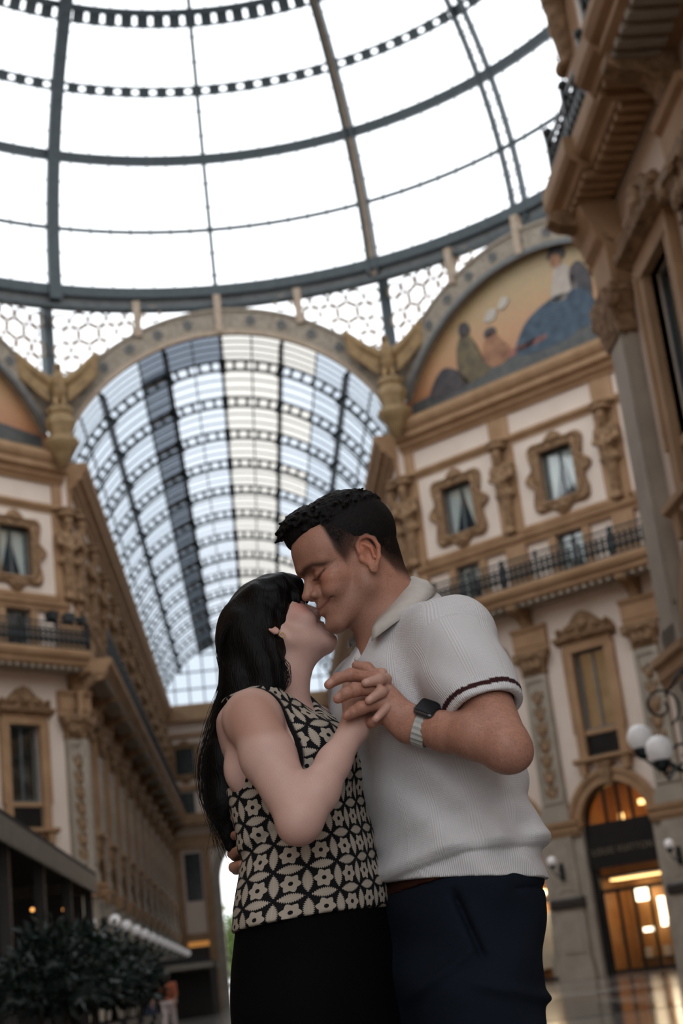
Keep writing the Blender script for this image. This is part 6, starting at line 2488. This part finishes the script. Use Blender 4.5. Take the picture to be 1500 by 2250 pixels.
tint = mixc(tint, np.exp(-(la / 0.0032) ** 2) * 0.95, (0.012, 0.009, 0.009))
scalp = np.maximum(smooth01(-h[:, 0], -0.03, -0.01) * smooth01(h[:, 2], 0.0, 0.03), smooth01(h[:, 2], 0.07, 0.085))
tint = mixc(tint, scalp, (0.01, 0.009, 0.009))
kn_m = np.zeros(len(V))
for ch in wf:
    for q in ch[1:2] + ch[3:]:
        kn_m = np.maximum(kn_m, np.exp(-(np.linalg.norm(V - np.array(q), axis=1) / 0.010) ** 2))
tint = mixc(tint, kn_m * 0.4, (0.60, 0.28, 0.22))
wh = smooth01(V[:, 2], 1.285, 1.31) * smooth01(-V[:, 1], 0.14, 0.16)
tint = mixc(tint, wh * 0.8, (0.46, 0.25, 0.185))
for ch in wf[1:]:      # nails
    t3, t2 = np.array(ch[3]), np.array(ch[2])
    c = t3 * 0.9 + t2 * 0.1 + np.array((0, -0.0075, 0.0015))
    tint = mixc(tint, smooth01(0.0052 - np.linalg.norm(V - c, axis=1), 0, 0.0018) * 0.7, (0.62, 0.36, 0.31))
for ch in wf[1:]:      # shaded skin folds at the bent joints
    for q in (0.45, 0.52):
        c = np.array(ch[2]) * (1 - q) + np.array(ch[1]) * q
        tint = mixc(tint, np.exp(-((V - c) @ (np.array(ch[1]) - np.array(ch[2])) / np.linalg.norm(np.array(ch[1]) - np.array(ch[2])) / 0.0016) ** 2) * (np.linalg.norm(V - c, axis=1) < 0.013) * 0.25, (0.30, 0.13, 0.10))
el = np.exp(-(np.linalg.norm(V - (W_EL + (-0.01, -0.01, -0.035)), axis=1) / 0.03) ** 2) * 0.4
tint = mixc(tint, el, (0.58, 0.27, 0.20))
vattr(wme, 'tint', np.clip(tint, 0.004, 1))
woman = person_obj('person', wme)
tag(woman, 'woman with long dark hair and patterned sleeveless top tilting her face up', 'person')


# ---------------------------------------------------------------- her patterned top
def leaf_mat():
    m = principled('leaf_print', (0.01, 0.01, 0.01), 0.85, spec=0.2)
    N, L = nt(m)
    b = N['Principled BSDF']
    at = N.new('ShaderNodeAttribute')
    at.attribute_name = 'weave'
    sp = N.new('ShaderNodeSeparateXYZ')
    L.new(at.outputs['Vector'], sp.inputs[0])

    def M(op, a, b_=None, c_=None):
        n = N.new('ShaderNodeMath')
        n.operation = op
        for i, q in enumerate((a, b_, c_)):
            if q is None:
                continue
            if isinstance(q, (int, float)):
                n.inputs[i].default_value = q
            else:
                L.new(q, n.inputs[i])
        return n.outputs[0]
    u, v, w = sp.outputs
    fu = M('SUBTRACT', M('FRACT', u), 0.5)          # cell coordinate -.5 .. .5, nodes at the corners
    fv = M('SUBTRACT', M('FRACT', v), 0.5)
    au, av = M('ABSOLUTE', fu), M('ABSOLUTE', fv)

    def leaf(along, across_edge):
        """lens shape lying on a cell edge; along = -.5...5, across_edge = distance from that edge"""
        half = M('MULTIPLY', M('SUBTRACT', 0.150, M('MULTIPLY', M('POWER', M('ABSOLUTE', along), 2.0), 0.92)), 1.0)
        fr = M('MULTIPLY', M('SINE', M('MULTIPLY', along, 95.0)), 0.024)
        return M('SUBTRACT', M('ADD', half, fr), across_edge)
    # leaf on horizontal edges: along u, distance to edge = .5 - |fv|; on vertical edges the reverse
    l1 = leaf(fu, M('SUBTRACT', 0.5, av))
    l2 = leaf(fv, M('SUBTRACT', 0.5, au))
    lf = M('MAXIMUM', l1, l2)
    on_leaf = M('GREATER_THAN', lf, 0.0)
    # star flower in the middle of each cell
    ang = N.new('ShaderNodeMath')
    ang.operation = 'ARCTAN2'
    L.new(fv, ang.inputs[0])
    L.new(fu, ang.inputs[1])
    rad = M('SQRT', M('ADD', M('MULTIPLY', fu, fu), M('MULTIPLY', fv, fv)))
    st = M('ADD', 0.235, M('MULTIPLY', M('PINGPONG', M('MULTIPLY', M('ADD', ang.outputs[0], 8.0), 6.0 / PI), 1.0), 0.10))
    on_star = M('MULTIPLY', M('GREATER_THAN', st, rad), M('GREATER_THAN', rad, 0.075))
    on_star = M('MULTIPLY', on_star, M('LESS_THAN', lf, -0.03))
    # midrib line in each leaf
    mid = M('MINIMUM', M('SUBTRACT', 0.5, av), M('SUBTRACT', 0.5, au))
    fac = M('MAXIMUM', on_leaf, on_star)
    rib = M('MULTIPLY', M('LESS_THAN', mid, 0.012), M('GREATER_THAN', lf, 0.03))
    mx = N.new('ShaderNodeMix')
    mx.data_type = 'RGBA'
    L.new(fac, mx.inputs[0])
    mx.inputs[6].default_value = (0.0045, 0.0045, 0.006, 1)
    mx.inputs[7].default_value = (0.40, 0.345, 0.285, 1)
    m2 = N.new('ShaderNodeMix')
    m2.data_type = 'RGBA'
    L.new(M('MULTIPLY', rib, 0.35), m2.inputs[0])
    L.new(mx.outputs[2], m2.inputs[6])
    m2.inputs[7].default_value = (0.55, 0.50, 0.43, 1)
    # plain black facing where w = 1 (neckline and armhole edges)
    m3 = N.new('ShaderNodeMix')
    m3.data_type = 'RGBA'
    L.new(w, m3.inputs[0])
    L.new(m2.outputs[2], m3.inputs[6])
    m3.inputs[7].default_value = (0.006, 0.006, 0.008, 1)
    L.new(m3.outputs[2], b.inputs['Base Color'])
    bp = N.new('ShaderNodeBump')
    bp.inputs['Strength'].default_value = 0.35
    bp.inputs['Distance'].default_value = 0.0015
    L.new(fac, bp.inputs['Height'])
    L.new(bp.outputs['Normal'], b.inputs['Normal'])
    return m


leaf_mat()
f = Field((-0.33, -0.20, 0.96), (0.05, 0.22, 1.45), 0.003)
T_SECS = [(0.985, -0.133, 0.02, 0.178, 0.128)] + [(z, x, y, a + 0.008, b_ + 0.008) for z, x, y, a, b_ in W_SECS[1:]]
stack(f, T_SECS, W_ANG)
for sg in (1, -1):
    c = np.array((-0.135, 0.02, 1.275)) + np.array((math.cos(W_ANG), math.sin(W_ANG), 0)) * 0.062 + np.array((-math.sin(W_ANG), math.cos(W_ANG), 0)) * sg * 0.062
    f.ell(c, (0.066, 0.066, 0.068), 0.035)
f.cone((-0.170, 0.02, 1.395), W_SH + (0.010, 0.03, 0.010), 0.039, 0.042, 0.025)
f.cone((-0.172, 0.02, 1.40), (-0.12, 0.13, 1.36), 0.041, 0.048, 0.03)


def fold3(X, Y, Z):
    w = np.sin(60 * (X * 0.9 + 0.4 * Z) + 5 * np.sin(20 * Z)) * 0.0022 * np.clip((1.22 - Z) / 0.1, 0, 1)
    w = w + 0.006 * np.exp(-((Z - 1.115 - 0.5 * (X + 0.24)) / 0.010) ** 2) * np.clip((-0.10 - X) / 0.05, 0, 1)
    # the back of the hem hangs a little lower than the front
    return w


f.disp(fold3, (-0.33, -0.20, 0.96), (0.05, 0.22, 1.42))
f.cut((-0.13, 0, 0.998), (0.06, -0.02, -1.0))
# armhole and neckline
f.cone(W_SH + (-0.012, -0.012, 0.006), W_EL, 0.070, 0.066, 0.006, 'sub')
f.cone(W_SH + (0.0, -0.05, -0.02), W_SH + (-0.02, -0.10, -0.06), 0.060, 0.06, 0.006, 'sub')
f.ell((-0.175, -0.16, 1.31), (0.066, 0.055, 0.085), 0.006, 'sub')
f.ell((-0.265, -0.09, 1.315), (0.060, 0.085, 0.092), 0.006, 'sub')
nd = np.array((math.cos(W_ANG), math.sin(W_ANG), 0))
f.cone((-0.172, 0.022, 1.46), np.array((-0.172, 0.022, 1.425)) + nd * 0.05, 0.062, 0.062, 0.004, 'sub')
f.cone(np.array((-0.172, 0.022, 1.43)), np.array((-0.172, 0.022, 1.38)) + nd * 0.11, 0.052, 0.030, 0.004, 'sub')
me = f.mesh('sleeveless_top', 'leaf_print', 2)
co = np.empty(len(me.vertices) * 3, np.float32)
me.vertices.foreach_get('co', co)
P = co.reshape(-1, 3).astype(float)
cx = np.interp(P[:, 2], [q[0] for q in T_SECS], [q[1] for q in T_SECS])
th = np.arctan2(P[:, 0] - cx, -(P[:, 1] - 0.02))
cell = 0.047
uu = th * 0.128 / cell
vv = P[:, 2] / cell - 0.10 * uu
da = np.minimum(seg_dist(P, [W_SH + (-0.012, -0.012, 0.006), W_EL]) - 0.070, seg_dist(P, [(-0.175, -0.16, 1.36), (-0.175, -0.16, 1.27)]) - 0.058)
edge = np.maximum(smooth01(-da, -0.006, -0.003) * (P[:, 2] > 1.2), ((P[:, 1] > 0.035) & (P[:, 2] > 1.33)).astype(float))
vattr(me, 'weave', np.stack([uu, vv, edge], 1))
top = part('sleeveless_top', me, woman, 'black sleeveless top printed with cream leaves and stars')

# her black trousers and shoes
f = Field((-0.36, -0.24, 0.03), (0.10, 0.28, 1.06), 0.005)
stack(f, [(0.66, -0.132, 0.02, 0.178, 0.122), (0.78, -0.134, 0.02, 0.182, 0.132), (0.90, -0.135, 0.02, 0.180, 0.134), (1.0, -0.131, 0.02, 0.164, 0.122), (1.05, -0.129, 0.02, 0.150, 0.110)], W_ANG)
wl = np.array((-0.42, -0.907, 0))
for sg in (1, -1):
    hip = np.array((-0.133, 0.02, 0.84)) + wl * sg * 0.085
    knee = np.array((-0.13, 0.02, 0.45)) + wl * sg * 0.092
    ank = np.array((-0.135, 0.02, 0.06)) + wl * sg * 0.095
    f.chain([hip, knee, ank], [0.10, 0.088, 0.085], 0.04)
f.disp(lambda X, Y, Z: np.sin(40 * X + 30 * Y + 4 * np.sin(6 * Z)) * 0.0025 * np.clip((0.95 - Z) / 0.2, 0, 1), (-0.36, -0.24, 0.03), (0.10, 0.28, 1.0))
part('trousers', f.mesh('trousers', 'black_cloth', 2), woman, 'plain black trousers')
for sg in (1, -1):
    a = np.array((-0.135, 0.02, 0.0)) + wl * sg * 0.095
    s = Field(a - (0.16, 0.2, 0.02), a + (0.24, 0.2, 0.12), 0.006)
    s.chain([a + (-0.05, 0.02, 0.04), a + (0.05, -0.02, 0.04), a + (0.15, -0.07, 0.026)], [0.040, 0.040, 0.028], 0.03)
    s.cut((0, 0, 0.002), (0, 0, -1))
    part('shoe', s.mesh('shoe', 'black_cloth', 1), woman)

# ---------------------------------------------------------------- her hair
f = Field((-0.40, -0.16, 1.10), (-0.03, 0.20, 1.66), 0.003)
f.ell(HW.p(-0.006, 0, 0.036), np.array((0.095, 0.084, 0.082)) * 0.875, 0.0, 'add', HW.R)
f.ell(HW.p(0.036, 0, 0.052), np.array((0.068, 0.070, 0.060)) * 0.875, 0.03, 'add', HW.R)
for sg in (1, -1):
    f.ell(HW.p(-0.036, sg * 0.040, -0.014), (0.046, 0.038, 0.060), 0.03, 'add', HW.R)
hy = 0.02
f.chain([(-0.204, hy - 0.02, 1.50), (-0.203, hy - 0.03, 1.43), (-0.232, hy - 0.025, 1.36), (-0.258, hy - 0.03, 1.29), (-0.266, hy - 0.03, 1.22), (-0.268, hy - 0.03, 1.14)], [0.054, 0.048, 0.040, 0.036, 0.030, 0.010], 0.03)
f.chain([(-0.204, hy + 0.05, 1.50), (-0.208, hy + 0.06, 1.42), (-0.240, hy + 0.06, 1.34), (-0.262, hy + 0.05, 1.24), (-0.268, hy + 0.04, 1.16)], [0.050, 0.045, 0.036, 0.03, 0.012], 0.03)
f.chain([(-0.180, -0.035, 1.485), (-0.168, -0.045, 1.445), (-0.166, -0.045, 1.410), (-0.190, -0.048, 1.388), (-0.222, -0.045, 1.360)], [0.034, 0.028, 0.024, 0.020, 0.016], 0.02)
# fringe sweeping over the forehead
f.chain([HW.p(0.040, -0.02, 0.088), HW.p(0.080, -0.022, 0.074), HW.p(0.100, -0.022, 0.050), HW.p(0.106, -0.024, 0.030)], [0.020, 0.018, 0.013, 0.005], 0.015)
f.chain([HW.p(0.040, 0.02, 0.090), HW.p(0.080, 0.020, 0.076), HW.p(0.102, 0.020, 0.052), HW.p(0.108, 0.020, 0.032)], [0.020, 0.018, 0.013, 0.005], 0.015)
f.chain([HW.p(0.030, -0.050, 0.075), HW.p(0.066, -0.056, 0.058), HW.p(0.084, -0.052, 0.028)], [0.018, 0.015, 0.005], 0.015)
f.chain([HW.p(0.010, -0.066, 0.060), HW.p(0.036, -0.072, 0.035), HW.p(0.034, -0.074, 0.004)], [0.018, 0.014, 0.005], 0.015)
f.ell(HW.p(-0.022, -0.074, 0.016), (0.026, 0.014, 0.026), 0.012, 'add', HW.R)
# leave the face and the lower ear free
f.ell(HW.p(0.100, 0, -0.072), (0.080, 0.080, 0.070), 0.005, 'sub', HW.R)
f.ell(HW.p(0.122, 0.02, -0.026), (0.030, 0.050, 0.030), 0.005, 'sub', HW.R)
for sg in (1, -1):
    f.ell(HW.p(0.050, sg * 0.090, -0.050), (0.044, 0.042, 0.044), 0.005, 'sub', HW.R)
    f.ell(HW.p(-0.008, sg * 0.092, -0.042), (0.0155, 0.026, 0.0165), 0.004, 'sub', HW.R)
f.chain([HW.p(0.070, -0.054, 0.034), HW.p(0.078, -0.054, 0.014), HW.p(0.074, -0.056, 0.000)], [0.010, 0.008, 0.004], 0.006)
f.disp(lambda X, Y, Z: np.sin(260 * Y + 160 * X + 6 * np.sin(14 * Z)) * 0.0009 + np.sin(90 * Y + 120 * X + 3 * np.sin(9 * Z)) * 0.0016, (-0.40, -0.16, 1.10), (-0.03, 0.20, 1.66))
me = f.mesh('hair', 'hair_woman', 1)
co = np.empty(len(me.vertices) * 3, np.float32)
me.vertices.foreach_get('co', co)
vattr(me, 'flow', co.reshape(-1, 3))
hair = part('hair', me, woman, 'long straight near-black hair with a fringe')
# loose strands along the back, at the neck and over the fringe
principled('hair_strand', (0.004, 0.0035, 0.0035), 0.5, spec=0.15)
rs = np.random.default_rng(9)
mb = MB()


def spline(pts, m=4):
    P = [np.array(p, float) for p in pts]
    out = []
    for i in range(len(P) - 1):
        p0, p1, p2, p3 = P[max(i - 1, 0)], P[i], P[i + 1], P[min(i + 2, len(P) - 1)]
        for j in range(m):
            t = j / m
            out.append(0.5 * (2 * p1 + (p2 - p0) * t + (2 * p0 - 5 * p1 + 4 * p2 - p3) * t * t + (3 * p1 - p0 - 3 * p2 + p3) * t ** 3))
    return out + [P[-1]]


for i in range(150):
    y0 = rs.uniform(-0.07, 0.10)
    q = rs.uniform(0, 1)
    o_ = rs.uniform(0.0, 0.018)
    zt = 1.13 + rs.uniform(-0.02, 0.10)
    pts = [(-0.225, y0, 1.535), (-0.246 - o_ * 0.3, y0, 1.49), (-0.246 - o_ * 0.5, y0, 1.43), (-0.268 - o_, y0 - 0.01, 1.35), (-0.290 - o_, y0 - 0.015, 1.28), (-0.290 - o_ * 0.8, y0 - 0.015, 1.21), (-0.276 + rs.normal(0, 0.012), y0 - 0.01, zt)]
    sp_ = spline([np.array(p) + rs.normal(0, 0.002, 3) for p in pts])
    mb.tube(sp_, [0.00045 * (1 - 0.5 * j / len(sp_)) for j in range(len(sp_))], 4)
for i in range(26):
    o_ = rs.uniform(0, 0.012)
    pts = [HW.p(-0.02, -0.075, -0.035), (-0.150 + o_, -0.060, 1.462), (-0.137 + o_, -0.062, 1.435), (-0.140 + o_, -0.064, 1.408), (-0.165 + o_, -0.066, 1.385), (-0.20, -0.062, 1.372)]
    sp_ = spline([np.array(p) + rs.normal(0, 0.0025, 3) for p in pts], 6)
    mb.tube(sp_, [0.0005 * (1 - 0.5 * j / len(sp_)) for j in range(len(sp_))], 4)
so = part('loose_strands', mb.mesh('loose_strands', 'hair_strand', True), hair)
so['kind'] = 'stuff'
# small gold hoop at the visible lobe
principled('gold', (0.45, 0.30, 0.12), 0.3, 0.9)
ec = HW.p(-0.004, -0.080, -0.052)
er = MB()
pts = [ec + HW.sc * (0.0048 * math.cos(2 * PI * i / 16) * HW.F + 0.0064 * math.sin(2 * PI * i / 16) * HW.U) for i in range(16)]
er.tube(pts, 0.0011, 6, closed=True)
eo = er.build('hoop_earring', 'gold', None, G0, -YAW, True)
tag(eo, 'small gold hoop earring on the woman ear', 'earring')
